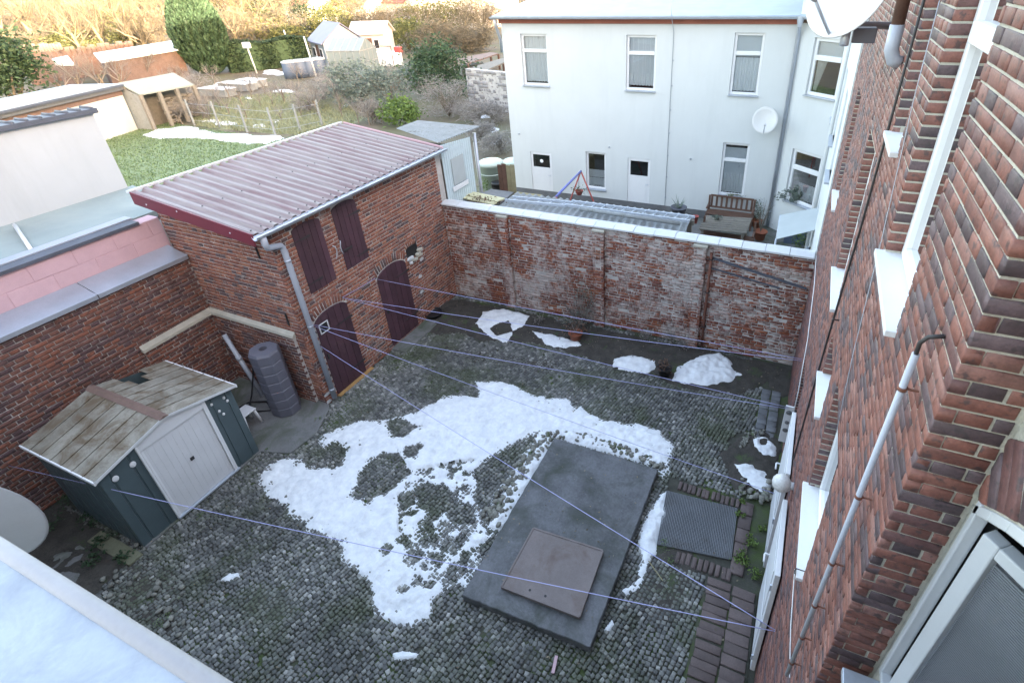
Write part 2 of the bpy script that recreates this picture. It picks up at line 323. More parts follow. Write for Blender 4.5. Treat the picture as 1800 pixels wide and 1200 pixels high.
def lay_blocks(C, WH, B, parent, mat, cap=300, depth=.05, ch=.005, jit=.0016, name='brick', restname='brickwork'):
    """C centres on the face, WH sizes, B rows (along, out, up); the largest in view become objects of their own"""
    vis, z = in_frame(C); toC = CAM-C; facing = np.einsum('ij,ij->i', toC, B[:, 1])/np.linalg.norm(toC, axis=1)
    score = np.where(vis & (facing > .02), np.sqrt(WH[:, 0]*WH[:, 1]*np.maximum(facing, 0))/z, -1)
    order = np.argsort(-score); top = order[:cap]; top = top[score[top] > 0]; rest = np.setdiff1d(np.arange(len(C)), top)
    for i in top:
        me = brick_shared(WH[i, 0], WH[i, 1], depth, ch, jit, mat, name); o = link(name, me, parent)
        u, n, v = B[i]
        o.matrix_local = Matrix(((u[0], n[0], v[0], C[i, 0]), (u[1], n[1], v[1], C[i, 1]), (u[2], n[2], v[2], C[i, 2]), (0, 0, 0, 1)))
    if len(rest):
        V = brick_verts(WH[rest, 0], WH[rest, 1], depth, ch, jit, rng); V = np.einsum('nkc,ncd->nkd', V, B[rest])+C[rest, None]
        Fq = BRICK_F[None]+12*np.arange(len(rest))[:, None, None]
        link(restname, np_mesh(restname, V.reshape(-1, 3), Fq.reshape(-1, 4), MT[mat]), parent, 'stuff')
def lay_bricks(fields, parent, mat, **kw):
    """fields: list of (layout, origin, u, n, v)."""
    C = []; B = []; WH = []
    for lay, O, U, Nn, Vv in fields:
        if not len(lay): continue
        U, Nn, Vv, O = (np.array(a, float) for a in (U, Nn, Vv, O))
        C.append(O+lay[:, :1]*U+lay[:, 1:2]*Vv); WH.append(lay[:, 2:]); B.append(np.repeat(np.stack([U, Nn, Vv])[None], len(lay), 0))
    lay_blocks(np.concatenate(C), np.concatenate(WH), np.concatenate(B), parent, mat, **kw)
def wall_mesh(O, U, Nn, W, Hh, openings, depth=.12):
    """front sheet with rectangular openings (u0,u1,v0,v1) and their reveals"""
    O, U, Nn = (np.array(a, float) for a in (O, U, Nn)); m = MB()
    us = sorted({0., W, *[o[0] for o in openings], *[o[1] for o in openings]}); vs = sorted({0., Hh, *[o[2] for o in openings], *[o[3] for o in openings]})
    Pt = lambda u, v, d=0.: O+U*u+Z3*v-Nn*d
    for a, b in zip(us, us[1:]):
        for c, d in zip(vs, vs[1:]):
            if any(o[0] <= a+1e-6 and b <= o[1]+1e-6 and o[2] <= c+1e-6 and d <= o[3]+1e-6 for o in openings): continue
            m.quad(Pt(a, c), Pt(b, c), Pt(b, d), Pt(a, d))
    for a, b, c, d in openings:
        for p, q in (((a, c), (b, c)), ((b, c), (b, d)), ((b, d), (a, d)), ((a, d), (a, c))):
            m.quad(Pt(*p), Pt(*p, depth), Pt(*q, depth), Pt(*q))
    return m
def corrugated(c0, c1, c2, c3, waves, amp, th=.006, per=12, sharp=1.):
    """sheet over the corners c0->c1 (across the ribs) and c0->c3 (along them)"""
    c0, c1, c2, c3 = (np.array(c, float) for c in (c0, c1, c2, c3)); n = waves*per; nn = np.cross(c1-c0, c3-c0); nn /= np.linalg.norm(nn)
    if nn[2] < 0: nn = -nn
    m = MB()
    V = []
    for side in (0, -th):
        for i in range(n+1):
            t = i/n; h = amp*max(-1, min(1, sharp*math.sin(2*math.pi*waves*t)))+side
            V += [c0+(c1-c0)*t+nn*h, c3+(c2-c3)*t+nn*h]
    F = []; k = 2*(n+1)
    for i in range(n):
        a = 2*i; F += [(a, a+2, a+3, a+1), (k+a, k+a+1, k+a+3, k+a+2), (a, k+a, k+a+2, a+2), (a+1, a+3, k+a+3, k+a+1)]
    F += [(0, 1, k+1, k), (2*n, k+2*n, k+2*n+1, 2*n+1)]
    return m.add(V, F)
# ---- polygons and height fields (snow, soil)
def in_poly(P, poly):
    x, y = P[..., 0], P[..., 1]; c = np.zeros(x.shape, bool); n = len(poly)
    for i in range(n):
        (x1, y1), (x2, y2) = poly[i], poly[(i+1) % n]
        k = ((y1 > y) != (y2 > y)); c ^= k & (x < (x2-x1)*(y-y1)/((y2-y1) if y2 != y1 else 1e-9)+x1)
    return c
def sdist(P, poly):
    d = np.full(P.shape[:-1], 1e9); n = len(poly)
    for i in range(n):
        a = np.array(poly[i]); b = np.array(poly[(i+1) % n]); ab = b-a; t = np.clip(((P-a) @ ab)/(ab @ ab+1e-12), 0, 1)
        d = np.minimum(d, np.linalg.norm(P-a-t[..., None]*ab, axis=-1))
    return np.where(in_poly(P, poly), d, -d)
def vnoise(P, f, seed):
    r = np.random.default_rng(seed); T = r.random((64, 64)); q = P*f; i = np.floor(q).astype(int); t = q-i; t = t*t*(3-2*t)
    g = lambda a, b: T[(i[..., 0]+a) % 64, (i[..., 1]+b) % 64]
    return (g(0, 0)*(1-t[..., 0])+g(1, 0)*t[..., 0])*(1-t[..., 1])+(g(0, 1)*(1-t[..., 0])+g(1, 1)*t[..., 0])*t[..., 1]
def fbm(P, f, seed, o=4): return sum(vnoise(P, f*2.03**k, seed+k)*.5**k for k in range(o))/(2-.5**(o-1))
def hf_sheet(name, poly, holes, res, base, hmax, edge, nz, seed, mat, rough=.5, pits=0., pitpoly=None):
    A = np.array(poly); lo = A.min(0)-2*res-nz; hi = A.max(0)+2*res+nz; nx, ny = (np.ceil((hi-lo)/res)).astype(int)+1
    gxx, gyy = np.meshgrid(lo[0]+np.arange(nx)*res, lo[1]+np.arange(ny)*res, indexing='ij'); P = np.stack([gxx, gyy], -1)
    d = sdist(P, poly)
    for h in holes: d = np.minimum(d, -sdist(P, h))
    d = d+(fbm(P, .35/max(nz, .02), seed, 5)-.5)*2*nz+(fbm(P, 1.1/max(nz, .02), seed+3, 3)-.5)*.6*nz
    if pits: d = np.where(in_poly(P, pitpoly), np.minimum(d, (fbm(P, 7., seed+9, 3)-pits)*.35), d)
    h = base+np.where(d > 0, hmax*(1-np.exp(-np.maximum(d, 0)/edge)), d*.9)+np.where(d > 0, (fbm(P, 9, seed+5, 3)-.5)*hmax*rough*np.clip(d/edge, 0, 1), 0)
    keep = d > -1.6*res; idx = -np.ones((nx, ny), int); q = keep[:-1, :-1] & keep[1:, :-1] & keep[1:, 1:] & keep[:-1, 1:]
    use = np.zeros((nx, ny), bool); use[:-1, :-1] |= q; use[1:, :-1] |= q; use[1:, 1:] |= q; use[:-1, 1:] |= q
    idx[use] = np.arange(use.sum()); V = np.stack([gxx[use], gyy[use], h[use]], 1)
    Fq = np.stack([idx[:-1, :-1][q], idx[1:, :-1][q], idx[1:, 1:][q], idx[:-1, 1:][q]], 1)
    return np_mesh(name, V, Fq, MT[mat], True)
PX = lambda pts, z=0.: [tuple(gz(x, y, z)[:2]) for x, y in pts]

# ================================================================== SETTING: ground
FX, BY, SX, GY, LX, WY = .55, 10.1, -8.13, 5.44, -10.7, 17.5     # facade, back wall, outbuilding front, its gable, side wall, white building
g = MB(); n = 40; R_ = 900
for i in range(n):
    for k in range(n):
        a, b = -R_+2*R_*i/n, -R_+2*R_*k/n; s_ = 2*R_/n; g.quad((a, b, -.03), (a+s_, b, -.03), (a+s_, b+s_, -.03), (a, b+s_, -.03))
tag(g.build('ground', 'soil'), 'brown winter garden soil beyond the walls', kind='structure')
yard = MB().box((LX-.1, -2, -.2), (FX+.1, BY+.1, 0)).build('courtyard', 'bed'); tag(yard, kind='structure')
# ---- concrete apron by the water tank, planting beds, pavers
apron_px = [(452, 800), (515, 795), (548, 770), (588, 722), (582, 702), (545, 690), (500, 640), (420, 620), (380, 640), (400, 690)]
APRON = [(-8.36, 4.0), (-7.78, 4.18), (-7.72, 4.75), (-8.0, 5.35), (-8.2, 5.5), (-10.7, 5.5), (-10.7, 4.0)]
ap = MB().prism([(x, y, -.05) for x, y in APRON], (0, 0, .085)).build('concrete_apron', 'concrete', bevel=.01); tag(ap, 'old concrete floor between the tin shed and the brick outbuilding', kind='structure')
BED = PX([(770, 520), (1400, 648), (1402, 690), (1362, 700), (1350, 668), (1305, 700), (1210, 690), (1160, 668), (1060, 640), (1010, 622), (930, 606), (850, 600), (820, 590), (742, 588)])
SPOT = PX([(1300, 770), (1340, 752), (1372, 775), (1362, 850), (1345, 880), (1290, 860), (1265, 800)])
LEFTS = [(-10.7, -2), (-8.9, -2), (-8.35, .9), (-8.3, 1.9), (-10.7, 1.95)]
tag(link('soil_bed', hf_sheet('soil_bed', BED, [], .05, .012, .05, .25, .06, 3, 'dirt', 1.2)), 'dark planting bed at the foot of the back wall', kind='structure')
tag(link('soil_bed', hf_sheet('soil_bed', SPOT, [], .03, .016, .045, .12, .05, 4, 'dirt', 1.2)), 'small bed of bare soil beside the brick house', kind='structure')
tag(link('soil_bed', hf_sheet('soil_bed', LEFTS, [], .06, .012, .05, .3, .1, 5, 'dirt', 1.4)), 'mossy bare ground beside the tin shed', kind='structure')
# ---- setts in curved rows
SLAB = (-3.40, -1.45, 3.22, 6.27); GRATE = (-1.10, .02, 5.02, 5.98)
def sett_field():
    C = []; A = []; S2 = []; p = .063; Wb = 1.20; sag = .14; th = math.radians(-12); c_, s_ = math.cos(th), math.sin(th); r = np.random.default_rng(11)
    nb = 16; ns = int(Wb/p)
    for b in range(-nb, nb):
        for i in range(ns):
            q = (i+.5)/ns*2-1; s0 = b*Wb+q*Wb/2; slope = math.atan(-4*sag*q/Wb)
            for k in range(-110, 300):
                t = k*p+sag*(1-q*q)+(.5*p if (i % 2) else 0)*.6
                x = c_*s0-s_*t-4; y = s_*s0+c_*t+3
                C.append((x, y)); A.append(th+slope*.9)
    C = np.array(C); A = np.array(A)
    k = (C[:, 0] > LX+.02) & (C[:, 0] < FX-.05) & (C[:, 1] > -1.5) & (C[:, 1] < BY-.05)
    k &= ~((C[:, 0] > SLAB[0]+.1) & (C[:, 0] < SLAB[1]-.1) & (C[:, 1] > SLAB[2]+.1) & (C[:, 1] < SLAB[3]-.1))
    k &= ~((C[:, 0] < SX+.02) & (C[:, 1] > GY-.05)) & ~((C[:, 0] < -8.35) & (C[:, 1] > 1.95) & (C[:, 1] < 4.02))
    k &= ~((C[:, 0] > -1.16) & (C[:, 1] > 4.72) & (C[:, 1] < 6.24)) & ~((C[:, 0] > -.24) & (C[:, 1] < 4.8)) & ~((C[:, 0] > .02) & (C[:, 1] > 6.2))
    C, A = C[k], A[k]
    for poly, d in ((APRON, .02), (BED, .10), (SPOT, .08), (LEFTS, .1)):
        k = sdist(C, poly) < (fbm(C, 1.7, 21)-.5)*.5*(d > .05)-.0; C, A = C[k], A[k]
    C = C+r.normal(0, .0036, C.shape); A = A+r.normal(0, .10, len(A)); n = len(C)
    w = np.clip(r.normal(.054, .0065, n), .036, .0605); h = np.clip(r.normal(.054, .0065, n), .036, .0605)
    z = .026+r.normal(0, .002, n)+.02*(fbm(C, .5, 31)-.5)
    keep = r.random(n) > .012
    C3 = np.stack([C[:, 0], C[:, 1], z], 1)
    tilt = r.normal(0, .03, (n, 2)); Nn = np.stack([tilt[:, 0], tilt[:, 1], np.ones(n)], 1); Nn /= np.linalg.norm(Nn, axis=1)[:, None]
    U = np.stack([np.cos(A), np.sin(A), np.zeros(n)], 1); V = np.cross(Nn, U)*1.0; V /= np.linalg.norm(V, axis=1)[:, None]; U = np.cross(V, Nn)
    B = np.stack([U, Nn, -V*-1], 1)
    return C3[keep], np.stack([w, h], 1)[keep], B[keep]
c3, wh, bb = sett_field()
lay_blocks(c3, wh, bb, yard, 'cobble', depth=.045, ch=.0075, jit=.0022, name='sett', restname='sett_paving')
for i, (px_l, lb) in enumerate((([(610, 690), (690, 620), (740, 600), (760, 625), (700, 660), (640, 700)], 'trodden dirt before the plank door'), ([(200, 985), (270, 985), (330, 1060), (340, 1120), (270, 1110), (215, 1050)], 'mossy dirt over the setts beside the tin shed'), ([(560, 745), (610, 700), (650, 720), (610, 745), (575, 775)], 'dirt over the setts beside the concrete floor'), ([(1130, 985), (1190, 960), (1240, 1010), (1215, 1090), (1150, 1110), (1110, 1050)], 'mossy dirt over the setts right of the slab'), ([(830, 1080), (930, 1120), (1020, 1160), (960, 1195), (840, 1150)], 'mossy dirt over the setts near the slab corner'), ([(760, 600), (900, 618), (1010, 640), (960, 660), (820, 640), (760, 625)], 'dirt over the setts along the planting bed'), ([(420, 1040), (520, 1020), (560, 1080), (470, 1130)], 'worn dirty patch in the setts below the snow'))):
    tag(link('dirt_patch', hf_sheet('dirt_patch', PX(px_l), [], .03, .010, .020, .30, .20, 60+i, 'dirt' if i % 2 else 'bed', .9)), lb, kind='structure')
# ---- pavers along the house: brick edging round the grate, brick path near the camera, grey strip at the back
def flat_row(x0, x1, y0, y1, nx_, ny_, z, gap=.012, seed=0, jitter=.006):
    r = np.random.default_rng(seed); C = []; W = []; B = []
    for i in range(nx_):
        for k in range(ny_):
            w = (x1-x0)/nx_; h = (y1-y0)/ny_
            C.append((x0+(i+.5)*w+r.normal(0, jitter), y0+(k+.5)*h+r.normal(0, jitter), z+r.normal(0, .004))); W.append((w-gap, h-gap))
            a = r.normal(0, .02); B.append([(math.cos(a), math.sin(a), 0), (0, 0, 1), (-math.sin(a), math.cos(a), 0)])
    return np.array(C), np.array(W), np.array(B, float)
parts = [flat_row(-1.0, .02, 6.02, 6.20, 13, 1, .035, .02, 1), flat_row(.03, .24, 4.9, 6.2, 1, 5, .035, .02, 2), flat_row(-.75, .10, 4.76, 4.96, 10, 1, .03, .02, 3),
         flat_row(-.22, .12, 2.9, 4.72, 1, 15, .05, .014, 4), flat_row(.13, .44, 2.9, 4.72, 1, 12, .05, .014, 5)]
pv = MB().box((-.25, 2.9, -.02), (.46, 4.72, .022)).build('brick_path', 'bed'); tag(pv, 'worn brown brick path along the foot of the brick house', kind='structure')
lay_blocks(*[np.concatenate(a) for a in zip(*parts)], pv, 'paver', ch=.008, jit=.003, name='paver', depth=.06, restname='pavers')
kb = MB().box((.02, 6.3, -.02), (.42, 9.2, .012)).build('paved_strip', 'bed'); tag(kb, 'grey paved strip beside the far half of the brick house', kind='structure')
lay_blocks(*flat_row(.03, .40, 6.4, 9.1, 2, 18, .035, .014, 6), kb, 'kerb', ch=.006, jit=.002, name='paver', depth=.05)

# ================================================================== BRICK HOUSE (right)
house = empty('brick_house', (FX, 5, 0), 'tall violet brown brick house rising along the right side', 'house')
Y0, Y1, HZ = 1.66, 10.2, 9.0
# openings: far jamb y, near jamb y, sill z, head z
HW = {'A': (2.50, 3.38, 5.98, 7.85), 'U': (3.9, 4.42, 6.45, 7.85), 'B': (5.05, 5.95, 4.55, 6.1), 'D': (8.1, 8.95, 4.42, 6.0), 'C': (2.82, 3.73, 3.46, 4.70), 'E': (4.15, 4.80, 3.92, 4.45), 'F': (6.55, 7.42, .08, 2.35)}
YB = 2.05; LEAN = .057
def eY(z): return 1.70-LEAN*(z-5.25)           # the old corner leans a little
ZL = np.array([0, -LEAN, 1.])
ops = [(a-YB, b-YB, c, d) for a, b, c, d in HW.values()]
CO = .0065       # mortar sits this far behind the brick faces
wm = wall_mesh((FX+CO, YB, 0), Y3, -X3, Y1-YB, HZ, ops, .13)
wm.quad((FX+CO, eY(0)+CO, 0), (FX+CO, YB, 0), (FX+CO, YB, HZ), (FX+CO, eY(HZ)+CO, HZ))
wm.quad((FX+CO, eY(0)+CO, 0), (FX+.24, eY(0)+CO, 0), (FX+.24, eY(HZ)+CO, HZ), (FX+CO, eY(HZ)+CO, HZ))       # return beside the near bay
hwall = wm.build('wall', 'mortar_l', house)
def blk(v):
    out = [(-1, eY(v)-1.4)]
    for a, b, c, d in HW.values():
        if c-.02 < v < d: out.append((a-1.4, b-1.4))
    return out
Lb, chb, jb = .240, .0625, .0105
fields = [(course_layout(Y1-1.4, HZ, Lb, chb, jb, blk, seed=1), (FX, 1.4, 0), Y3, -X3, Z3)]
for a, b, c, d in HW.values():                                  # bricks of the far jambs
    lay = course_layout(.115, d-c, Lb, chb, jb, seed=2, bond='run'); fields.append((lay, (FX+.004, b+.002-CO, math.floor(c/chb)*chb+chb), X3, -Y3, Z3))
fields.append((course_layout(.205, HZ, .20, chb, jb, seed=5), (FX+.004, eY(0), 0), X3, -Y3, ZL))
lay_bricks(fields, hwall, 'bk_house', ch=.003, jit=.0011)
# recessed bay with the window next to the camera
rw = MB(); RX = FX+.215; Wn0, Wn1, Ws, Wz = .35, eY(5.86)-.02, 4.55, 5.86
rw.quad((RX+.01, -6, 0), (RX+.01, 2.1, 0), (RX+.01, 2.1, Ws), (RX+.01, -6, Ws))
arc = [(Wn1-(Wn1-Wn0)*t, Wz+.36*math.sin(math.pi*t)) for t in np.linspace(0, 1, 13)]
for (ya, za), (yb, zb) in zip(arc, arc[1:]): rw.quad((RX+.01, ya, za), (RX+.01, ya, HZ), (RX+.01, yb, HZ), (RX+.01, yb, zb))
rw.poly([(RX+.01, eY(Ws)-.02, Ws), (RX+.01, 2.1, Ws), (RX+.01, 2.1, HZ), (RX+.01, Wn1, HZ), (RX+.01, Wn1, Wz)])
rw.quad((RX+.01, -6, Ws), (RX+.01, Wn0, Ws), (RX+.01, Wn0, HZ), (RX+.01, -6, HZ))
rwall = rw.build('recessed_wall', 'mortar_l', house)
C = []; W = []; B = []
for i in range(22):                                             # standing bricks of the window arch
    t = (i+.5)/22; y = Wn1-(Wn1-Wn0)*t; z = Wz+.36*math.sin(math.pi*t); dz = -.36*math.pi*math.cos(math.pi*t)/(Wn1-Wn0)
    tg = np.array([0, 1, dz]); tg /= np.linalg.norm(tg); up = np.array([0, -tg[2], tg[1]])
    C.append(np.array([RX-.003, y, z])+up*.125); W.append((.064, .235)); B.append([tg, -X3, up])
lay_blocks(np.array(C), np.array(W), np.array(B), rwall, 'bk_house', ch=.004, jit=.0015)
def bay_block(v):
    if Ws-.05 < v < Wz+.6: return [(6+Wn0-.1, 20)]
    return []
lay_bricks([(course_layout(6+Y0, HZ, Lb, chb, jb, bay_block, seed=9), (RX, -6, 0), Y3, -X3, Z3)], rwall, 'bk_house', cap=0)
# houses of the row: bodies and roof (mostly out of view; they shade the yards)
bd = MB().box((2.6, -40, 0), (10.8, 10.2, HZ)).build('house_body', 'plaster2', house)
rf = MB().prism([(FX-.05, -40.2, HZ), (5.7, -40.2, 13.8), (11.2, -40.2, HZ)], (0, 50.4, 0)).build('roof', 'tile', house)

def pane_window(parent, O, U, Nn, w, h, tr=.0, fw=.06, mat='pvc', glass='glass', inner=None, sill=None, depth=.10, muntin=0, name='window'):
    """frame (part) with panes, curtain, sill as sub-parts. O: lower left corner on the wall face, Nn outwards"""
    O, U, Nn = (np.array(a, float) for a in (O, U, Nn)); m = MB(); d = depth; fd = .035
    def bar(u0, u1, v0, v1, e=fd): m.obox(O+U*(u0+u1)/2+Z3*(v0+v1)/2-Nn*d, (U, Nn, Z3), ((u1-u0)/2, e, (v1-v0)/2))
    bar(0, fw, 0, h); bar(w-fw, w, 0, h); bar(fw, w-fw, 0, fw); bar(fw, w-fw, h-fw, h)
    vs = [(fw, h-fw)]
    if tr: bar(fw, w-fw, tr-fw*.75, tr+fw*.75, fd+.01); vs = [(fw, tr-fw*.75), (tr+fw*.75, h-fw)]
    if muntin: bar(w/2-.02, w/2+.02, vs[0][0], vs[0][1])
    f = m.build(name, mat, parent, bevel=.006, seg=1)
    for v0, v1 in vs:
        MB().obox(O+U*w/2+Z3*(v0+v1)/2-Nn*(d+.002), (U, Nn, Z3), (w/2-fw+.004, .003, (v1-v0)/2+.004)).build('pane', glass, f)
    rm = MB(); a = O-Nn*(d+.04); b = O-Nn*(d+.75)
    P = lambda o, u, v: o+U*u+Z3*v
    rm.quad(P(b, -.3, -.2), P(b, w+.3, -.2), P(b, w+.3, h+.2), P(b, -.3, h+.2))
    for q in ((-.3, -.2, w+.3, -.2), (w+.3, -.2, w+.3, h+.2), (w+.3, h+.2, -.3, h+.2), (-.3, h+.2, -.3, -.2)):
        rm.quad(P(a, q[0], q[1]), P(a, q[2], q[3]), P(b, q[2], q[3]), P(b, q[0], q[1]))
    rm.build('room', 'dark', f)
    for kind, v0, v1 in (inner or []):
        if kind == 'curtain':
            k = MB(); n_ = 48; V = []
            for i in range(n_+1):
                t = i/n_; e = .02*math.sin(t*w*70)+.008*math.sin(t*w*31); c = O-Nn*(d+.07+e)
                V += [P(c, fw*.6+t*(w-1.2*fw), v0+.012*math.sin(t*w*55)), P(c, fw*.6+t*(w-1.2*fw), v1)]
            k.add(V, [(2*i, 2*i+2, 2*i+3, 2*i+1) for i in range(n_)]); k.build('curtain', 'curtain', f, smooth=True)
        elif kind == 'blind':
            k = MB(); k.obox(O+U*w/2+Z3*(v0+v1)/2-Nn*(d+.06), (U, Nn, Z3), (w/2-fw*.5, .004, (v1-v0)/2)); k.build('blind', 'blind', f)
        elif kind == 'drape':
            k = MB(); n_ = 14; V = []
            for i in range(n_+1):
                t = i/n_; e = .03*math.sin(t*30); c = O-Nn*(d+.09+e); uu = fw+t*.34*w
                V += [P(c, fw+t*.12*w, v0), P(c, uu, v1)]
            k.add(V, [(2*i, 2*i+2, 2*i+3, 2*i+1) for i in range(n_)]); k.build('curtain', 'plaster2', f, smooth=True)
    if sill:
        out, th, smat = sill; MB().obox(O+U*w/2-Nn*(d-out)/2-Z3*.02, (U, Nn, Z3), (w/2+.03, (d+out)/2-.002, th/2)).build('sill', smat, f, bevel=.004)
    return f
for k, (a, b, c, d) in HW.items():
    if k == 'F': continue
    f = pane_window(house, (FX, b-.003, c+.01), -Y3, -X3, b-a-.006, d-c-.012, tr=(1.22 if k == 'A' else 0), fw=.065, inner=[('curtain', .1, d-c-.15)] if k in 'BD' else None, sill=(.05, .035, 'white'), depth=.125)
# ground-floor passage F: dark door in its recess
MB().box((FX+.10, 6.55, .08), (FX+.14, 7.42, 2.35)).build('passage_door', 'wood', house)
# near window: fixed frame, casement swung into the room, louvre blind behind its pane
m = MB(); yF = Wn1
m.prism([(RX, eY(Ws)-.022, Ws), (RX, eY(Ws)-.052, Ws), (RX, Wn1-.032, Wz+.03), (RX, Wn1-.002, Wz+.03)], (.045, 0, 0)); m.box((RX+.0, Wn0, Ws), (RX+.045, eY(Ws)-.052, Ws+.04))
for (ya, za), (yb, zb) in zip(arc, arc[1:]): m.prism([(RX, ya, za), (RX, yb, zb), (RX, yb, zb-.05), (RX, ya, za-.05)], (.045, 0, 0))
MT['pvc_shaded'] = M_('shaded_pvc', (.46, .48, .50), .4, .05, 4, 80, 0)  # darker copy of the white PVC, shade put into its colour
nw = m.build('window', 'pvc_shaded', house, bevel=.005)
tag(nw, 'arched white window with its casement swung open, nearest the camera')
MB().box((RX-.16, Wn0, Ws-.045), (RX+.05, Wn1+.02, Ws-.005)).build('sill', 'zinc', nw, bevel=.005)
hd = np.array([.63, -.777, 0]); hn = np.array([-.777, -.63, 0]); H0 = np.array([RX+.05, eY(Ws)-.075, Ws+.05]); sw, shh = .95, 1.20
def sash(u0, u1, v0, v1, e): return MB().obox(H0+hd*(u0+u1)/2+ZL*(v0+v1)/2, (hd, hn, ZL), ((u1-u0)/2, e, (v1-v0)/2))
m = MB()
for q in ((0, .06, 0, shh), (sw-.06, sw, 0, shh), (.06, sw-.06, 0, .06), (.06, sw-.06, shh-.06, shh)): x = sash(*q, .03); m.add(x.v, x.f)
cs = m.build('casement', 'pvc_shaded', nw, bevel=.006)
sash(.055, sw-.055, .055, shh-.055, .004).build('pane', 'glassd', cs)
sl_me = None
for i in range(84):
    z = .09+i*(shh-.18)/84; c = H0+hd*sw/2+ZL*z+hn*.010
    x = MB().obox((0, 0, 0), (hd, hn*.25+Z3*.97, np.cross(hd, hn*.25+Z3*.97)), (sw/2-.065, .0034, .0006))
    if sl_me is None: sl_me = x.mesh('slat', M_('grey_slat', (.20, .21, .23), .5, .05, 3, 60, 0))
    o = link('slat', sl_me, cs); o.location = Vector(c)
MB().tube([H0+hd*.42-hn*.03+Z3*.1, H0+hd*.30-hn*.03+Z3*1.1], .006, 6).build('cord', 'white', cs)
rm = MB(); x0, x1, y0, y1, z0, z1 = RX+.09, 2.4, -1.2, 2.1, 3.9, 7.4
for q in (((x1, y0, z0), (x1, y1, z0), (x1, y1, z1), (x1, y0, z1)), ((x0, y1, z0), (x1, y1, z0), (x1, y1, z1), (x0, y1, z1)), ((x0, y0, z0), (x1, y0, z0), (x1, y0, z1), (x0, y0, z1)), ((x0, y0, z0), (x1, y0, z0), (x1, y1, z0), (x0, y1, z0)), ((x0, y0, z1), (x1, y0, z1), (x1, y1, z1), (x0, y1, z1)), ((x0, Wn1-.01, z0), (x0, y1, z0), (x0, y1, z1), (x0, Wn1-.01, z1))): rm.quad(*q)
rm.build('room', M_('dim_stairwell', (.10, .10, .10), .9, .2, 2, 30, 0), nw)
# ---- door leaves folded back against the house wall
def door_leaf(ya, yb, label):
    d = empty('door_leaf', (FX-.03, (ya+yb)/2, .08), label, 'door', 'white door leaves folded back on the house wall')
    MB().box((FX-.075, ya, .08), (FX-.02, yb, 2.05)).build('panel', 'white', d, bevel=.006)
    MB().box((FX-.083, ya+.12, .2), (FX-.076, yb-.12, .95)).build('lower_inset', 'white', d, bevel=.003)
    MB().box((FX-.083, ya+.12, 1.08), (FX-.076, yb-.12, 1.93)).build('upper_inset', 'white', d, bevel=.003)
    MB().tube([(FX-.075, yb-.07, 1.05), (FX-.13, yb-.07, 1.05), (FX-.135, yb-.08, 1.05), (FX-.135, yb-.19, 1.05)], .012, 8).build('handle', 'pvc', d, smooth=True)
    for z in (.35, 1.1, 1.8): MB().tube([(FX-.085, ya+.012, z-.05), (FX-.085, ya+.012, z+.05)], .012, 8).build('hinge', 'zinc_l', d)
door_leaf(3.72, 4.72, 'white door leaf folded back below the globe lamp, nearer to the camera')
door_leaf(5.12, 6.28, 'white door leaf folded back on the house wall, farther one beside the bare soil')
# ---- bracket board for the washing lines
b_ = empty('line_bracket', (FX-.08, 7.0, .8), 'white board with round holes holding washing lines on the brick house', 'bracket')
MB().box((FX-.13, 6.985, .75), (FX+.0, 7.015, 1.52)).build('board', 'white', b_, bevel=.004)
for z, r_ in ((1.40, .045), (1.19, .035), (1.02, .042)):
    MB().lathe((FX-.065, 6.984, z), [(0.001, .012), (r_*.8, .012), (r_, .006), (r_, 0)], 18, ((1, 0, 0), (0, 0, 1), (0, -1, 0))).build('pulley', 'kerb', b_, smooth=True)
# ---- globe lamp
lp = empty('globe_lamp', (FX, 4.72, 2.3), 'frosted globe lamp on a white arm from the brick house', 'lamp')
MB().tube([(FX+.01, 4.72, 2.30), (FX-.07, 4.72, 2.30)], .045, 14).build('arm', 'white', lp, smooth=True)
MB().lathe((FX-.13, 4.72, 2.30), [(.001, -.11), (.05, -.098), (.085, -.07), (.105, -.03), (.11, 0), (.105, .03), (.085, .07), (.05, .098), (.001, .11)], 20, ((0, 1, 0), (0, 0, 1), (1, 0, 0))).build('globe', M_('frosted_glass', (.55, .55, .54), .3, .25, 30, 120, .3), lp, smooth=True)
# ---- leaning steel pole on the facade, cables, downpipe, overflow pipe
po = empty('steel_pole', (FX-.06, 2.4, 2.5), 'long pale steel pole standing against the brick facade', 'pole')
pa, pb = gx(1610, 622, FX-.06), gx(1383, 1185, FX-.06)
MB().tube([pa, pb], .0135, 12).build('tube', 'pipe', po, smooth=True)
MB().tube([pa, pa+np.array([.0, 0, .05]), pa+np.array([.015, -.01, .085]), pa+np.array([.06, -.01, .10])], .008, 8).build('hook', 'iron', po, smooth=True)
for t in (.06, .30, .50, .66, .80, .93):
    c = pa+(pb-pa)*t; dz = (pb-pa)/np.linalg.norm(pb-pa); MB().tube([c-dz*.008, c+dz*.008], .0175, 12).build('rusty_collar', 'rust', po, smooth=True)
    MB().tube([c, c+np.array([.055, 0, 0])], .005, 6).build('clip', 'rust', po)
def cable(pts, r, mat, label):
    tag(MB().tube(pts, r, 6).build('cable', mat, smooth=True), label, 'cable')
cable([(FX-.012, 4.35, 8.2), (FX-.014, 4.62, 5.6), (FX-.012, 4.95, 4.3), (FX-.012, 5.15, 3.2), (FX-.012, 5.3, 2.2), (FX-.012, 5.35, 2.1)], .010, 'iron', 'black cable running down the brick facade')
cable([gx(x, y, FX-.009) for x, y in ((1652, 0), (1605, 180), (1550, 420), (1500, 620), (1470, 760))], .0028, 'pipe', 'thin pale wire down the facade left of the upper window')
cable([(FX-.012, 10.0, 2.75), (FX-.02, 8.6, 2.9), (FX-.012, 7.4, 2.55), (FX-.012, 6.9, 1.9), (FX-.012, 6.85, 1.3)], .007, 'white', 'white cable sagging from the back wall end along the house')
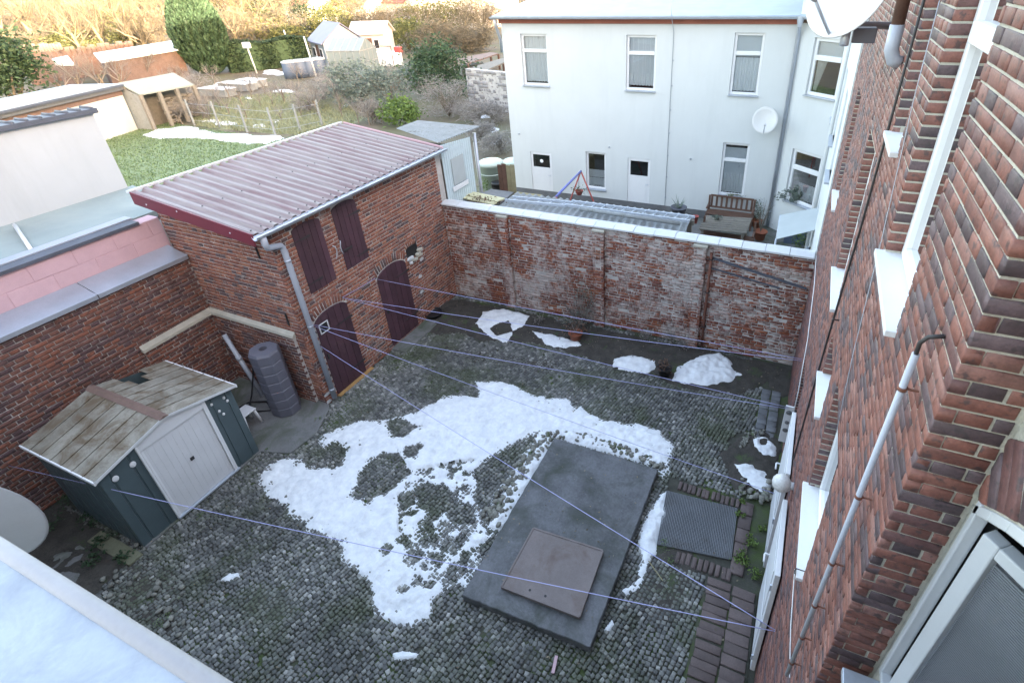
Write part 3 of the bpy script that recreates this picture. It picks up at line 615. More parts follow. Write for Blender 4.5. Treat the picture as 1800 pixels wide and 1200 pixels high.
cable([gx(1397, 1000, FX-.01), gx(1390, 1100, FX-.01), gx(1388, 1190, FX-.01)], .004, 'white', 'thin white wire hanging below the lowest sill')
dp = empty('downpipe', (FX-.09, 4.9, 7), 'brown downpipe stub with a grey sleeve high on the facade', 'downpipe')
MB().tube([(FX-.09, 4.85, 8.6), (FX-.09, 4.85, 7.12)], .045, 12).build('pipe', 'wood', dp, smooth=True)
MB().tube([(FX-.09, 4.85, 7.12), (FX-.09, 4.85, 6.95), (FX-.06, 4.85, 6.88), (FX-.01, 4.85, 6.86)], .05, 12).build('sleeve', 'pipe', dp, smooth=True)
for z in (7.3, 8.0): MB().tube([(FX-.09, 4.85, z-.012), (FX-.09, 4.85, z+.012)], .052, 12).build('bracket', 'iron', dp)
for (x_, y_), lb in (((1475, 563), 'small black iron hook beside the middle sill'), ((1412, 1003), 'small black iron hook under the lowest sill'), ((1382, 905), 'small black iron hook beside the globe lamp')):
    _, y, z = gx(x_, y_, FX)
    tag(MB().tube([(FX+.02, y, z), (FX-.05, y, z), (FX-.06, y-.02, z+.005), (FX-.06, y-.06, z+.02)], .006, 6).build('wall_hook', 'iron', smooth=True), lb, 'hook', 'iron hooks on the facade')

# ---- satellite dishes
def dish(name, c, nrm, r, label, mat='dishw', arm=True, up=Z3):
    c = np.array(c, float); a = np.array(nrm, float); a /= np.linalg.norm(a); u = np.cross(up, a); u /= np.linalg.norm(u); v = np.cross(a, u)
    e = empty(name, c, label, 'satellite dish')
    prof = [(.001, 0)]+[(r*t, .22*r*t*t) for t in (.2, .4, .6, .8, 1)]+[(r*1.015, .22*r-.006), (r*.98, .19*r)]+[(r*t, .22*r*t*t-.018) for t in (.8, .6, .4, .2)]+[(.001, -.018)]
    MB().lathe(c, prof, 40, (u, v*1.08, a)).build('reflector', mat, e, smooth=True)
    if arm:
        f0 = c-v*r*1.0+a*.18*r; f1 = c+a*r*1.05-v*.55*r
        MB().tube([f0, f1], .014, 8).build('feed_arm', 'zinc_l', e, smooth=True)
        MB().tube([f1-a*.02, f1+a*.09], .032, 12).build('receiver', 'dishm', e, smooth=True)
    return e, u, v, a
dc = np.array(gx(1503, -22, .16)); dd = dc-np.array([.18, 8.35, 6.92])
e, u, v, a = dish('satellite_dish', tuple(dc), (-.60, -.72, .35), .43, 'large white satellite dish on a wall arm high on the brick house')
MB().tube([dc+[.02, .01, -.04], dc+[.06, .15, -.32], (FX+.02, dc[1]+.25, dc[2]-.34)], .035, 10).build('wall_arm', 'zinc', e, smooth=True)
MB().box(tuple(dc+[.06, -.10, -.46]), tuple(dc+[.26, .07, -.33])).build('bracket_box', 'tank', e, bevel=.01)
MB().tube([dc+[.0, -.15, -.32], dc+[.0, -.2, -.47]], .04, 12).build('receiver', 'zinc_l', e, smooth=True)
# ================================================================== OUTBUILDING (red brick, monopitch roof)
ob = empty('brick_outbuilding', (SX-1.3, 7.7, 0), 'two storey red brick outbuilding with maroon shutters and ribbed red roof', 'outbuilding')
CO = .0105; OE, OB_ = 3.92, 4.28                                             # wall height at the eave and at the back
cm = MB()
cm.quad((SX-CO, GY+CO, 0), (SX-CO, BY+.2, 0), (SX-CO, BY+.2, OE+.05), (SX-CO, GY+CO, OE+.05))
cm.poly([(LX-.35, GY+CO, 0), (SX-CO, GY+CO, 0), (SX-CO, GY+CO, OE), (LX-.35, GY+CO, OB_)])
cm.quad((LX-.35, GY, 0), (LX-.35, BY+.2, 0), (LX-.35, BY+.2, OB_), (LX-.35, GY, OB_)); cm.poly([(LX-.35, BY+.2, 0), (SX-CO, BY+.2, 0), (SX-CO, BY+.2, OE), (LX-.35, BY+.2, OB_)])
owall = cm.build('wall', 'mortar', ob)
DOORS = [(5.72, 6.56, .04, 1.80, 1.96), (7.47, 8.42, .08, 1.82, 2.02)]          # y0 y1 z0 spring crown
SHUT = [(5.86, 6.50, 2.42, 3.70, 3.78), (6.80, 7.43, 2.45, 3.72, 3.82)]
NICHE = (8.52, 8.92, 1.80, 2.04, 2.12)
def arch_z(o, y): y0, y1, z0, zs, zc = o; q = (2*y-y0-y1)/(y1-y0); return zs+(zc-zs)*math.sqrt(max(0, 1-q*q)) if abs(q) < 1 else zs
def oblk(v):
    out = []
    for o in DOORS+SHUT+[NICHE]:
        y0, y1, z0, zs, zc = o; rg = .0 if o in SHUT else (.20 if o in DOORS else .12)
        if z0 < v < zs: out.append((y0-GY, y1-GY))
        elif zs <= v < zc+rg:
            k = (v-zs)/(zc+rg-zs); h = (y1-y0)/2+.03; ww = h*math.sqrt(max(0, 1-k**2.6)); out.append(((y0+y1)/2-ww-GY, (y0+y1)/2+ww-GY))
    return out
LbO, chO, jO = .25, .0765, .0140
fields = [(course_layout(BY-GY, OE, LbO, chO, jO, oblk, seed=3), (SX, GY, 0), Y3, X3, Z3),
          (course_layout(SX-LX+.35, OB_, LbO, chO, jO, None, topfn=lambda u: OB_-(OB_-OE)*u/(SX-LX+.35), seed=4), (LX-.35, GY, 0), X3, -Y3, Z3)]
lay_bricks(fields, owall, 'bk_shed', ch=.006, jit=.0020)
C = []; W = []; B = []
for o, k, ln in [(DOORS[0], 13, .19), (DOORS[1], 15, .19), (NICHE, 7, .12)]:
    y0, y1, z0, zs, zc = o
    for i in range(k):
        t = (i+.5)/k; y = y0+(y1-y0)*t; z = arch_z((y0-.03, y1+.03, z0, zs-.02, zc), y); an = (t-.5)*.75
        up = np.array([0, math.sin(an), math.cos(an)]); tg = np.array([0, math.cos(an), -math.sin(an)])
        C.append(np.array([SX+.004, y, z])+up*(ln/2+.012)); W.append(((y1-y0)/k-.012, ln)); B.append([tg, X3, up])
lay_blocks(np.array(C), np.array(W), np.array(B), owall, 'bk_shed', ch=.006, jit=.003, cap=60)
# mortar ledge and thicker footing on the gable
lg = MB().prism([(LX, GY-.005, 1.70), (LX, GY-.085, 1.70), (LX, GY-.075, 1.76), (LX, GY-.005, 1.82)], (2.35, 0, -.04)).build('ledge', 'mortar_l', ob, bevel=.008)
ft = MB().box((LX, GY-.055, 0), (SX-.26, GY+.01, 1.70)).build('footing', 'mortar', ob)
lay_bricks([(course_layout(SX-.26-LX, 1.69, LbO, chO, jO, seed=6), (LX, GY-.065, 0), X3, -Y3, Z3)], ft, 'bk_side', ch=.006, jit=.0028, cap=150)
for x, z in ((-10.55, 4.05), (-8.55, 3.45), (-8.42, 2.05)):
    MB().box((x-.012, GY-.03, z-.13), (x+.012, GY-.002, z+.13)).build('wall_anchor', 'iron', ob, bevel=.004)
# roof: ribbed sheet, verge boards, eave screws
r0 = [np.array(p) for p in ((-7.98, 5.10, 4.00), (-7.98, 10.25, 4.02), (-10.95, 10.25, 4.40), (-10.86, 5.10, 4.38))]
rf = auto_smooth(corrugated(r0[0], r0[1], r0[2], r0[3], 27, .024, sharp=1.7).build('roof', 'redroof', ob), 60)
MB().prism([r0[0]+(.0, -.012, .03), r0[3]+(0, -.012, .03), r0[3]+(0, -.012, -.20), r0[0]+(0, -.012, -.19)], (0, -.022, 0)).build('verge_board', 'fascia', ob, bevel=.004)
MB().prism([r0[1]+(0, .012, .035), r0[2]+(0, .012, .035), r0[2]+(0, .012, -.12), r0[1]+(0, .012, -.12)], (0, .02, 0)).build('verge_board', 'pink', ob, bevel=.004)
MB().prism([r0[3]+(-.01, 0, .05), r0[2]+(-.01, 0, .05), r0[2]+(-.16, 0, .02), r0[3]+(-.16, 0, .02)], (0, 0, -.05)).build('ridge_flashing', 'coping', ob, bevel=.006)
sc = None
for k, tt in ((28, .035), (14, .5)):
    for i in range(k):
        t = (round(27*(i+.5)/k)+.25)/27; p = r0[0]+(r0[1]-r0[0])*t+((r0[3]-r0[0])*tt)+np.array([0, 0, .036])
        if sc is None: sc = MB().lathe((0, 0, 0), [(.001, .012), (.012, .010), (.016, 0)], 8).mesh('screw', MT['iron'])
        o = link('screw', sc, ob); o.location = Vector(p)
for x, y, z in ((-8.5, 5.065, 3.98), (-9.7, 5.065, 4.2), (-10.5, 5.065, 4.22)): MB().lathe((x, y, z), [(.001, .006), (.014, .004), (.016, 0)], 8, ((1, 0, 0), (0, 0, 1), (0, -1, 0))).build('rivet', 'zinc_l', ob)
# gutter and downpipe
gm = MB(); prof = [(math.cos(a)*.065, math.sin(a)*.065) for a in np.linspace(math.pi, 2*math.pi, 9)]; prof2 = [(x*.93, z*.93) for x, z in prof[::-1]]; ring = [(-7.93+x, z) for x, z in prof+prof2]
V = [(x, y, 3.985+z+.004*(y-5)) for y in (5.06, 10.3) for x, z in ring]; k = len(ring)
gm.add(V, [(i, (i+1) % k, k+(i+1) % k, k+i) for i in range(k)]+[tuple(range(k)), tuple(range(k, 2*k))]); gu = gm.build('gutter', 'zinc_l', ob); auto_smooth(gu, 50)
MB().tube([(-7.862, 5.06, 3.99), (-7.862, 10.3, 4.01)], .012, 8).build('gutter_bead', 'zinc_l', gu, smooth=True)
for y in np.arange(5.5, 10.2, .7): MB().box((-7.99, y-.012, 3.985), (-7.86, y+.012, 3.992)).build('gutter_strap', 'zinc', gu)
dpp = [(-7.93, 5.20, 3.93), (-7.93, 5.20, 3.80), (-7.95, 5.23, 3.72), (-8.03, 5.52, 3.62), (-8.05, 5.56, 3.55), (-8.05, 5.57, 3.4), (-8.05, 5.57, .12)]
MB().tube(dpp, .052, 14).build('downpipe', 'pipe', ob, smooth=True)
for z in (3.3, 1.9, .35): MB().tube([(-8.05, 5.57, z-.02), (-8.05, 5.57, z+.02)], .058, 14).build('pipe_clip', 'zinc', ob, smooth=True)
# doors, shutters: boards one by one
def boards(o, nb, name, label=None, th=.03, off=-.022):
    y0, y1, z0, zs, zc = o; d = None; root = None
    fr = MB(); fr.prism([(SX+off-.012, y0-.01, z0)]+[(SX+off-.012, y, arch_z(o, y)) for y in np.linspace(y0-.01, y1+.01, 13)]+[(SX+off-.012, y1+.01, z0)], (.006, 0, 0))
    root = fr.build(name, 'black', ob)
    if label: tag(root, label)
    for i in range(nb):
        a, b = y0+(y1-y0)*i/nb+.005, y0+(y1-y0)*(i+1)/nb-.005; dx = random.uniform(-.003, .003)
        top = [(SX+off+dx, y, arch_z(o, y)-.008) for y in np.linspace(b, a, 5)]
        MB().prism([(SX+off+dx, a, z0+random.uniform(0, .01)), (SX+off+dx, b, z0+random.uniform(0, .01))]+top, (th, 0, 0)).build('board', 'maroon', root, bevel=.003, seg=1)
    return root
X_ = SX+.010
d1 = boards(DOORS[0], 5, 'door', 'maroon plank door with a small square window'); d2 = boards(DOORS[1], 6, 'door', 'wide maroon arched plank door')
s1 = boards(SHUT[0], 5, 'loft_shutter'); s2 = boards(SHUT[1], 5, 'loft_shutter')
MB().box((X_-.01, 5.80, 1.56), (X_+.006, 5.98, 1.74)).build('window_hole', 'black', d1); 
fr = MB(); 
for q in (((5.775, 1.54), (6.005, 1.56)), ((5.775, 1.74), (6.005, 1.76)), ((5.775, 1.56), (5.80, 1.74)), ((5.98, 1.56), (6.005, 1.74))): fr.box((X_, q[0][0], q[0][1]), (X_+.014, q[1][0], q[1][1]))
fr.build('window_frame', 'coping', d1, bevel=.003)
for d, y0, y1, zz in ((d1, 6.15, 6.60, (.35, 1.5)), (d2, 8.0, 8.48, (.45, 1.62)), (s1, 5.84, 6.2, (2.62, 3.5)), (s2, 7.1, 7.48, (2.62, 3.5))):
    for z in zz: MB().prism([(X_, y0, z), (X_, y1, z-.025), (X_, y1, z+.025), (X_, y0, z+.006)], (.008, 0, 0)).build('strap_hinge', 'iron', d)
MB().box((X_, 6.83, 2.86), (X_+.02, 7.05, 2.90)).build('bolt', 'iron', s2, bevel=.004)
for y, z, sgn in ((6.60, 3.10, 1), (6.80, 3.12, -1)):
    MB().tube([(X_+.01, y, z), (X_+.04, y+.02*sgn, z-.02), (X_+.04, y+.05*sgn, z-.10), (X_+.02, y+.03*sgn, z-.22), (X_+.02, y, z-.28)], .010, 6).build('window_hook', 'zinc_l', s1 if sgn > 0 else s2, smooth=True)
MB().box((X_, 5.76, .95), (X_+.025, 5.80, 1.07)).build('handle', 'iron', d1, bevel=.004); MB().box((X_, 7.52, .95), (X_+.02, 7.58, 1.05)).build('lock', 'iron', d2, bevel=.004)
MB().box((SX-.02, 5.70, .0), (SX+.09, 6.70, .045)).build('threshold', M_('fresh_timber', (.36, .20, .075), .8, .2, 6, 50, .2), d1, bevel=.006)
MB().box((SX-.10, 7.40, .0), (SX+.40, 8.75, .055)).build('doorstep', 'concrete', ob, bevel=.015)
MB().box((SX-.18, NICHE[0], NICHE[2]), (SX-.007, NICHE[1], NICHE[4])).build('niche_dark_panel', 'black', ob)  # flat black panel stands in for the shade inside the niche
rr = np.random.default_rng(5)
for i in range(7):
    c = np.array([SX-.0+rr.uniform(-.01, .03), rr.uniform(8.58, 8.95), 1.80+rr.uniform(-.06, .14)]); q = rr.normal(0, .5, 3); ax, ay = np.array([math.cos(q[0]), math.sin(q[0]), 0]), np.array([-math.sin(q[0]), math.cos(q[0]), 0])
    MB().obox(c, (ay, ax, Z3), (.09, .04, .028)).build('loose_brick', 'coping' if i % 2 else 'mortar_l', ob, bevel=.01)
for y, z in ((8.80, 1.25), (8.75, .85), (5.50, .25), (5.47, .08), (8.95, 1.65)):
    pts = [(SX+.006, y+.09*math.cos(a)*rr.uniform(.5, 1.1), z+.05*math.sin(a)*rr.uniform(.5, 1.2)) for a in np.linspace(0, 2*math.pi, 11)[:-1]]; MB().prism(pts, (.008, 0, 0)).build('render_patch', 'coping', ob)

# ================================================================== BACK WALL with coping and pilasters
bw = empty('garden_wall', (-3.8, BY+.12, 0), 'high old brick wall with white coping closing the yard', 'wall')
bcore = MB().box((SX-.1, BY+.012, -.05), (FX, BY+.25, 2.62)).build('wall_core', 'mortar', bw)
PIL = [-6.53, -4.06, -1.78]
def bblk(v): return [(x-SX, x+.26-SX) for x in PIL] if v < 2.56 else []
fields = [(course_layout(FX-SX, 2.60, .25, .0755, .0125, bblk, seed=8, bond='mix'), (SX, BY, 0), X3, -Y3, Z3)]
pm = MB()
for x in PIL:
    pm.box((x+.01, BY-.085, -.02), (x+.25, BY+.02, 2.55))
    fields += [(course_layout(.26, 2.54, .25, .0755, .0125, seed=9), (x, BY-.095, 0), X3, -Y3, Z3), (course_layout(.10, 2.54, .25, .0755, .0125, seed=10, bond='run'), (x+.26, BY-.095, 0), Y3, X3, Z3), (course_layout(.10, 2.54, .25, .0755, .0125, seed=12, bond='run'), (x, BY-.095, 0), Y3, -X3, Z3)]
pil = pm.build('pilaster_core', 'mortar', bw)
for x in PIL: MB().box((x-.02, BY-.115, 2.545), (x+.28, BY-.004, 2.60)).build('pilaster_cap', 'mortar_l', bw, bevel=.012)
lay_bricks(fields, bcore, 'bk_back', ch=.008, jit=.0045, depth=.06)
nC = 19
for i in range(nC):
    a, b = SX-.02+(FX-SX)*i/nC, SX-.02+(FX-SX)*(i+1)/nC-.008; dz = random.uniform(-.004, .004)
    MB().prism([(a, BY-.055, 2.625+dz), (a, BY+.30, 2.625+dz), (a, BY+.30, 2.665+dz), (a, BY+.12, 2.70+dz), (a, BY-.055, 2.665+dz)], (b-a, 0, 0)).build('coping_tile', 'coping', bw, bevel=.004)
MB().prism([(-1.40, BY-.003, 2.34), (.50, BY-.003, 1.98), (.50, BY-.003, 1.93), (-1.40, BY-.003, 2.29)], (0, -.018, 0)).build('roof_line_shade', 'lead', bw)  # thin dark strip put in for the shade of the old roof line
MB().prism([(-1.40, BY-.004, 2.09), (.0, BY-.004, 1.88), (.0, BY-.004, 1.85), (-1.40, BY-.004, 2.06)], (0, -.02, 0)).build('roof_line_shade', 'lead', bw)  # second dark strip for the same roof line shade
rp = empty('rusty_pipe', (-1.42, BY-.06, 0), 'rusty downpipe on the back wall beside a pilaster', 'pipe')
MB().tube([(-1.42, BY-.06, .05), (-1.42, BY-.06, 2.45)], .028, 10).build('pipe', 'rust', rp, smooth=True)
for z in (.6, 1.5, 2.3): MB().box((-1.46, BY-.09, z-.012), (-1.38, BY-.003, z+.012)).build('clip', 'iron', rp)

# ================================================================== SIDE WALL (left) and the flat-roofed neighbour behind it
sw_ = empty('side_wall', (LX-.15, 2, 0), 'sooty brown brick wall with zinc capping along the left of the yard', 'wall')
SZ = 3.02; YS0 = -2.
sc_ = MB().box((LX-.4, YS0, 0), (LX-.012, GY+.05, SZ)).build('wall_core', 'mortar_d', sw_)
lay_bricks([(course_layout(GY-YS0, SZ, .25, .0765, .0125, seed=13), (LX, YS0, 0), Y3, X3, Z3)], sc_, 'bk_side', ch=.006, jit=.0028)
lg2 = MB().prism([(LX+.002, 4.02, 1.66), (LX+.085, 4.02, 1.66), (LX+.075, 4.02, 1.72), (LX+.002, 4.02, 1.80)], (0, GY-4.02-.04, .03)).build('ledge', 'mortar_l', sw_, bevel=.01)
ft2 = MB().box((LX-.01, 4.05, 0), (LX+.05, GY-.06, 1.66)).build('footing', 'mortar_d', sw_)
lay_bricks([(course_layout(GY-.06-4.05, 1.65, .25, .0765, .0125, seed=14), (LX+.06, 4.05, 0), Y3, X3, Z3)], ft2, 'bk_side', ch=.006, jit=.0028, cap=120)
ys = [YS0, .35, 2.1, 3.85, GY-.02]
for a, b in zip(ys, ys[1:]):
    MB().prism([(LX+.07, a, SZ-.06), (LX+.07, a, SZ+.02), (LX-.42, a, SZ+.16), (LX-.42, a, SZ+.10), (LX+.05, a, SZ-.0), (LX+.05, a, SZ-.06)], (0, b-a-.012, 0)).build('zinc_capping', 'zinc', sw_, bevel=.004)
    MB().box((LX-.41, b-.02, SZ+.02), (LX+.074, b+.0, SZ+.03)).build('seam', 'zinc', sw_)
gr = empty('flat_roof_building', (-12.5, 2, 0), 'low building with pink block parapet and pale flat roof behind the side wall', 'building')
PXX = LX-.42
blocks = []
r = np.random.default_rng(3); y = YS0
pc = MB().box((PXX-.30, YS0, 2.9), (PXX-.008, GY+.02, 3.74)).build('parapet', 'pink', gr)
for row, (za, zb) in enumerate(((3.14, 3.44), (3.45, 3.735))):
    y = YS0-(.25 if row else 0)
    while y < GY:
        a, b = max(y, YS0), min(y+.62, GY); y += .625
        if b-a > .05: MB().box((PXX-.05, a, za), (PXX+r.uniform(-.003, .003), b-.006, zb)).build('block', 'pink', gr, bevel=.004, seg=1)
MB().box((PXX-.34, YS0, 3.741), (PXX+.05, GY-.34, 3.80)).build('roof_edge', 'lead', gr, bevel=.006)
MB().prism([(PXX-.33, YS0, 3.76), (-13.75, YS0, 3.70), (-13.75, 6.55, 3.70), (PXX-.33, GY+.6, 3.76)], (0, 0, -.12)).build('flat_roof', 'tar', gr)
MB().box((-13.75, YS0, 0), (PXX-.2, 6.5, 3.57)).build('body', 'plaster2', gr)
ed = MB().box((PXX-.42, YS0, 3.765), (PXX-.20, GY-.3, 3.83)).build('edge_upstand', 'zinc', gr, bevel=.01)
pw = empty('white_gable_building', (-15, 3, 0), 'white windowless wall with dark roof edge beyond the flat roof', 'building')
MB().box((-14.0, -6, 0), (-13.7, 6.42, 5.30)).build('wall', M_('weathered_white_wall', (.44, .465, .49), .9, .05, 1.2, 100, .1, stain=(.39, .41, .43), stain_th=(.5, .8), stain_scale=1.2, streak=(1.4, 1.4, .25)), pw)
MB().box((-14.06, -6, 5.30), (-13.62, 6.50, 5.40)).build('roof_edge', 'lead', pw, bevel=.01)
k = 0
for y in np.arange(-5.9, 6.45, .22): MB().tube([(-13.64, y, 5.41), (-14.04, y, 5.41)], .028, 8).build('roof_tile_end', 'lead', pw, smooth=True)
po2 = gz(25, 395, 3.78); po3 = gz(60, 447, 3.78)
tag(MB().tube([po2, po3], .03, 8).build('white_pole', 'white', smooth=True), 'short white pole lying on the pale flat roof', 'pole')

# ================================================================== YARD THINGS
# concrete slab with lid
sb = empty('concrete_slab', ((SLAB[0]+SLAB[1])/2, (SLAB[2]+SLAB[3])/2, 0), 'dark raised concrete slab in the middle of the yard', 'slab')
sc4 = [gz(x, y, .15) for x, y in ((975, 769), (1157, 824), (1037, 1137), (812, 1045))]
def rough_outline(q, n_, j):
    out = []
    for a, b in zip(q, q[1:]+q[:1]):
        for i in range(n_): t = i/n_; w_ = j*(.4 if i == 0 else 1); out.append(np.array(a)*(1-t)+np.array(b)*t+np.array([rs0.normal(0, w_), rs0.normal(0, w_), 0]))
    return out
rs0 = np.random.default_rng(2)
MB().prism([(p[0], p[1], -.02) for p in rough_outline(sc4, 34, .004)], (0, 0, .17)).build('block', 'slab', sb, bevel=.009, seg=1)
lid = empty('pit_cover', (-2.3, 4, .15), 'square rusty brown cover plate lying on the dark slab', 'cover')
lc = [gz(x, y, .22) for x, y in ((937, 926), (1061, 966), (1019, 1084), (880, 1030))]
MB().prism([(p[0], p[1], .152) for p in lc], (0, 0, .058)).build('plate', 'lid', lid, bevel=.008)
c_ = sum(np.array(p) for p in lc)/4
for p, q in zip(lc, lc[1:]+lc[:1]):
    a = np.array(p)*.985+c_*.015; b = np.array(q)*.985+c_*.015; MB().obox(((a+b)/2*[1, 1, 0])+[0, 0, .213], ((b-a)/np.linalg.norm(b-a), np.cross(Z3, (b-a)/np.linalg.norm(b-a)), Z3), (np.linalg.norm(b-a)/2, .014, .006)).build('rim', 'lid', lid, bevel=.003)
for t in (.3, .55): c = np.array(lc[2])*t+np.array(lc[3])*(1-t); c = c*.8+c_*.2; MB().lathe((c[0], c[1], .2105), [(.001, .002), (.018, .002), (.018, 0)], 10).build('lifting_hole', 'black', lid)
# rubble edging round the slab: every stone a piece
def stone_mesh(i):
    r = np.random.default_rng(100+i); t = (1+5**.5)/2; v = np.array([(-1, t, 0), (1, t, 0), (-1, -t, 0), (1, -t, 0), (0, -1, t), (0, 1, t), (0, -1, -t), (0, 1, -t), (t, 0, -1), (t, 0, 1), (-t, 0, -1), (-t, 0, 1)])/1.9
    f = [(0, 11, 5), (0, 5, 1), (0, 1, 7), (0, 7, 10), (0, 10, 11), (1, 5, 9), (5, 11, 4), (11, 10, 2), (10, 7, 6), (7, 1, 8), (3, 9, 4), (3, 4, 2), (3, 2, 6), (3, 6, 8), (3, 8, 9), (4, 9, 5), (2, 4, 11), (6, 2, 10), (8, 6, 7), (9, 8, 1)]
    return np_mesh('stone', v*r.uniform(.75, 1.15, v.shape), f, MT['rock'])
ST = [stone_mesh(i) for i in range(8)]
def rubble(label, path, n, spread, smin=.035, smax=.075, loc=None):
    e = empty('rubble_edging', (*path[0], 0), label, 'stone edging'); P = np.array(path); L = np.concatenate([[0], np.cumsum(np.linalg.norm(np.diff(P, axis=0), axis=1))]); r = np.random.default_rng(n)
    for i in range(n):
        q = r.uniform(0, L[-1]); k = min(np.searchsorted(L, q), len(P)-1); k = max(k, 1); t = (q-L[k-1])/(L[k]-L[k-1]); p = P[k-1]*(1-t)+P[k]*t+r.normal(0, spread, 2)
        o = link('stone', ST[r.integers(8)], e); s = r.uniform(smin, smax); o.location = (p[0], p[1], .03+s*.35+r.uniform(0, .03)); o.scale = (s*r.uniform(.8, 1.4), s, s*.75); o.rotation_euler = (r.normal(0, .4), r.normal(0, .4), r.uniform(0, 6.3))
rubble('heap of mossy stones edging the left side of the slab', PX([(862, 912), (885, 880), (900, 845), (935, 800), (958, 772)], .05), 190, .085, .024, .058)
rubble('low line of mossy stones along the far end of the slab', PX([(958, 768), (1010, 764), (1060, 778), (1120, 800), (1165, 822)], .05), 130, .05, .022, .05)
rubble('small ring of pale stones round the bare soil by the house', PX([(1302, 848), (1318, 872), (1348, 876), (1362, 850)], .05), 42, .05, .03, .06)
rubble('scatter of pale stones at the far rim of the bare soil', PX([(1300, 785), (1320, 765), (1345, 757)], .05), 24, .04, .025, .05)
rubble('loose light stones on the mossy setts at the left', PX([(205, 1010), (240, 1050), (275, 1062), (310, 1080), (330, 1100)], .03), 34, .16, .025, .05)
# metal grating mat
gt = empty('metal_grating', ((GRATE[0]+GRATE[1])/2, 5.5, 0), 'square metal grating set in brick edging beside the house', 'grating')
q4 = [np.array(gz(x, y, .04)) for x, y in ((1172, 862), (1296, 893), (1285, 982), (1155, 955))]
MB().prism([(p[0], p[1], .004) for p in q4], (0, 0, .012)).build('tray', 'slab', gt)
gm = MB(); nb = 44
for i in range(nb+1):
    t = i/nb
    for (a, b, c, d) in ((q4[0], q4[1], q4[3], q4[2]), (q4[0], q4[3], q4[1], q4[2])):
        p = a+(b-a)*t; q = c+(d-c)*t; dv = (q-p)/np.linalg.norm(q-p); gm.obox(((p+q)/2*[1, 1, 0])+[0, 0, .03+(.001 if a is q4[0] and b is q4[1] else 0)], (dv, np.cross(Z3, dv), Z3), (np.linalg.norm(q-p)/2, .0035, .012))
gm.build('bars', M_('dull_steel', (.15, .16, .175), .6, .2, 3, 60, .1, stain=(.10, .085, .075), stain_th=(.55, .75), stain_scale=2), gt)
# tin shed
ts = empty('tin_shed', (-9.2, 2.97, 0), 'teal metal shed with white sliding doors and lichened roof', 'shed')
TX0, TX1, TY0, TY1, TE, TR, TM = -10.08, -8.36, 1.95, 4.0, 1.60, 1.86, 2.95
MB().box((TX0, TY0, -.02), (TX1+.04, TY1, .05)).build('base_frame', 'concrete', ts, bevel=.006)
def rib_panel(p0, p1, h0, h1, nr, out, name='wall_panel', mat='teal', z0=.05):
    p0, p1 = np.array((*p0, 0.)), np.array((*p1, 0.)); d = p1-p0; L = np.linalg.norm(d); d /= L; nn = np.array([d[1], -d[0], 0])*out; pts = [(0, 0)]
    for i in range(nr): c = L*(i+.5)/nr; pts += [(c-.016, 0), (c-.010, -.014), (c+.010, -.014), (c+.016, 0)]
    pts.append((L, 0)); m = MB(); V = []
    for s, e in pts:
        h = h0+(h1-h0)*s/L; b = p0+d*s+nn*e; V += [b+Z3*z0, b+Z3*h]
    m.add(V, [(2*i, 2*i+2, 2*i+3, 2*i+1) for i in range(len(pts)-1)]); return m.build(name, mat, ts)
DY0, DY1 = 2.50, 3.52
roofz = lambda y: TE+(TR-TE)*(1-abs(y-TM)/(TM-TY0 if y < TM else TY1-TM))
rib_panel((TX1, TY0), (TX1, DY0), roofz(TY0), roofz(DY0), 2, 1); rib_panel((TX1, DY1), (TX1, TY1), roofz(DY1), roofz(TY1), 2, 1)
rib_panel((TX0, TY0), (TX1, TY0), TE, TE, 8, 1); rib_panel((TX1, TY1), (TX0, TY1), TE, TE, 8, 1); MB().poly([(TX0, TY0, .05), (TX0, TY1, .05), (TX0, TY1, TE), (TX0, TM, TR), (TX0, TY0, TE)]).build('wall_panel', 'teal', ts)
MB().poly([(TX1-.02, DY0, .05), (TX1-.02, DY1, .05), (TX1-.02, DY1, roofz(DY1)), (TX1-.02, TM, TR), (TX1-.02, DY0, roofz(DY0))]).build('gable_panel', 'white', ts)
for a, b, e in ((DY0+.03, (DY0+DY1)/2+.01, .012), ((DY0+DY1)/2-.01, DY1-.03, .002)):
    dl = MB().box((TX1-.012+e, a, .09), (TX1+.008+e, b, 1.56)).build('sliding_door', 'white', ts, bevel=.003)
    for y in np.linspace(a+.06, b-.06, 5): MB().box((TX1+.0085+e, y-.004, .12), (TX1+.0115+e, y+.004, 1.53)).build('crease', 'white', dl)
MB().box((TX1+.021, (DY0+DY1)/2-.005, .84), (TX1+.036, (DY0+DY1)/2+.055, .90)).build('latch', 'iron', ts, bevel=.004)
for y in (DY0, DY1): 
    for e in (-.025, .012): MB().box((TX1+.002, y+e, .05), (TX1+.045-.02*(e > 0), y+e+.03, roofz(y)-.03)).build('door_post', 'pvc', ts, bevel=.004)
MB().prism([(TX1+.01, DY0, 1.56), (TX1+.01, DY1, 1.56), (TX1+.01, DY1, roofz(DY1)-.01), (TX1+.01, TM, TR-.02), (TX1+.01, DY0, roofz(DY0)-.01)], (.03, 0, 0)).build('door_header', 'white', ts, bevel=.004)
MB().box((TX1, DY0-.02, .05), (TX1+.06, DY1+.06, .085)).build('door_track', 'zinc_l', ts, bevel=.004)
nP = 7
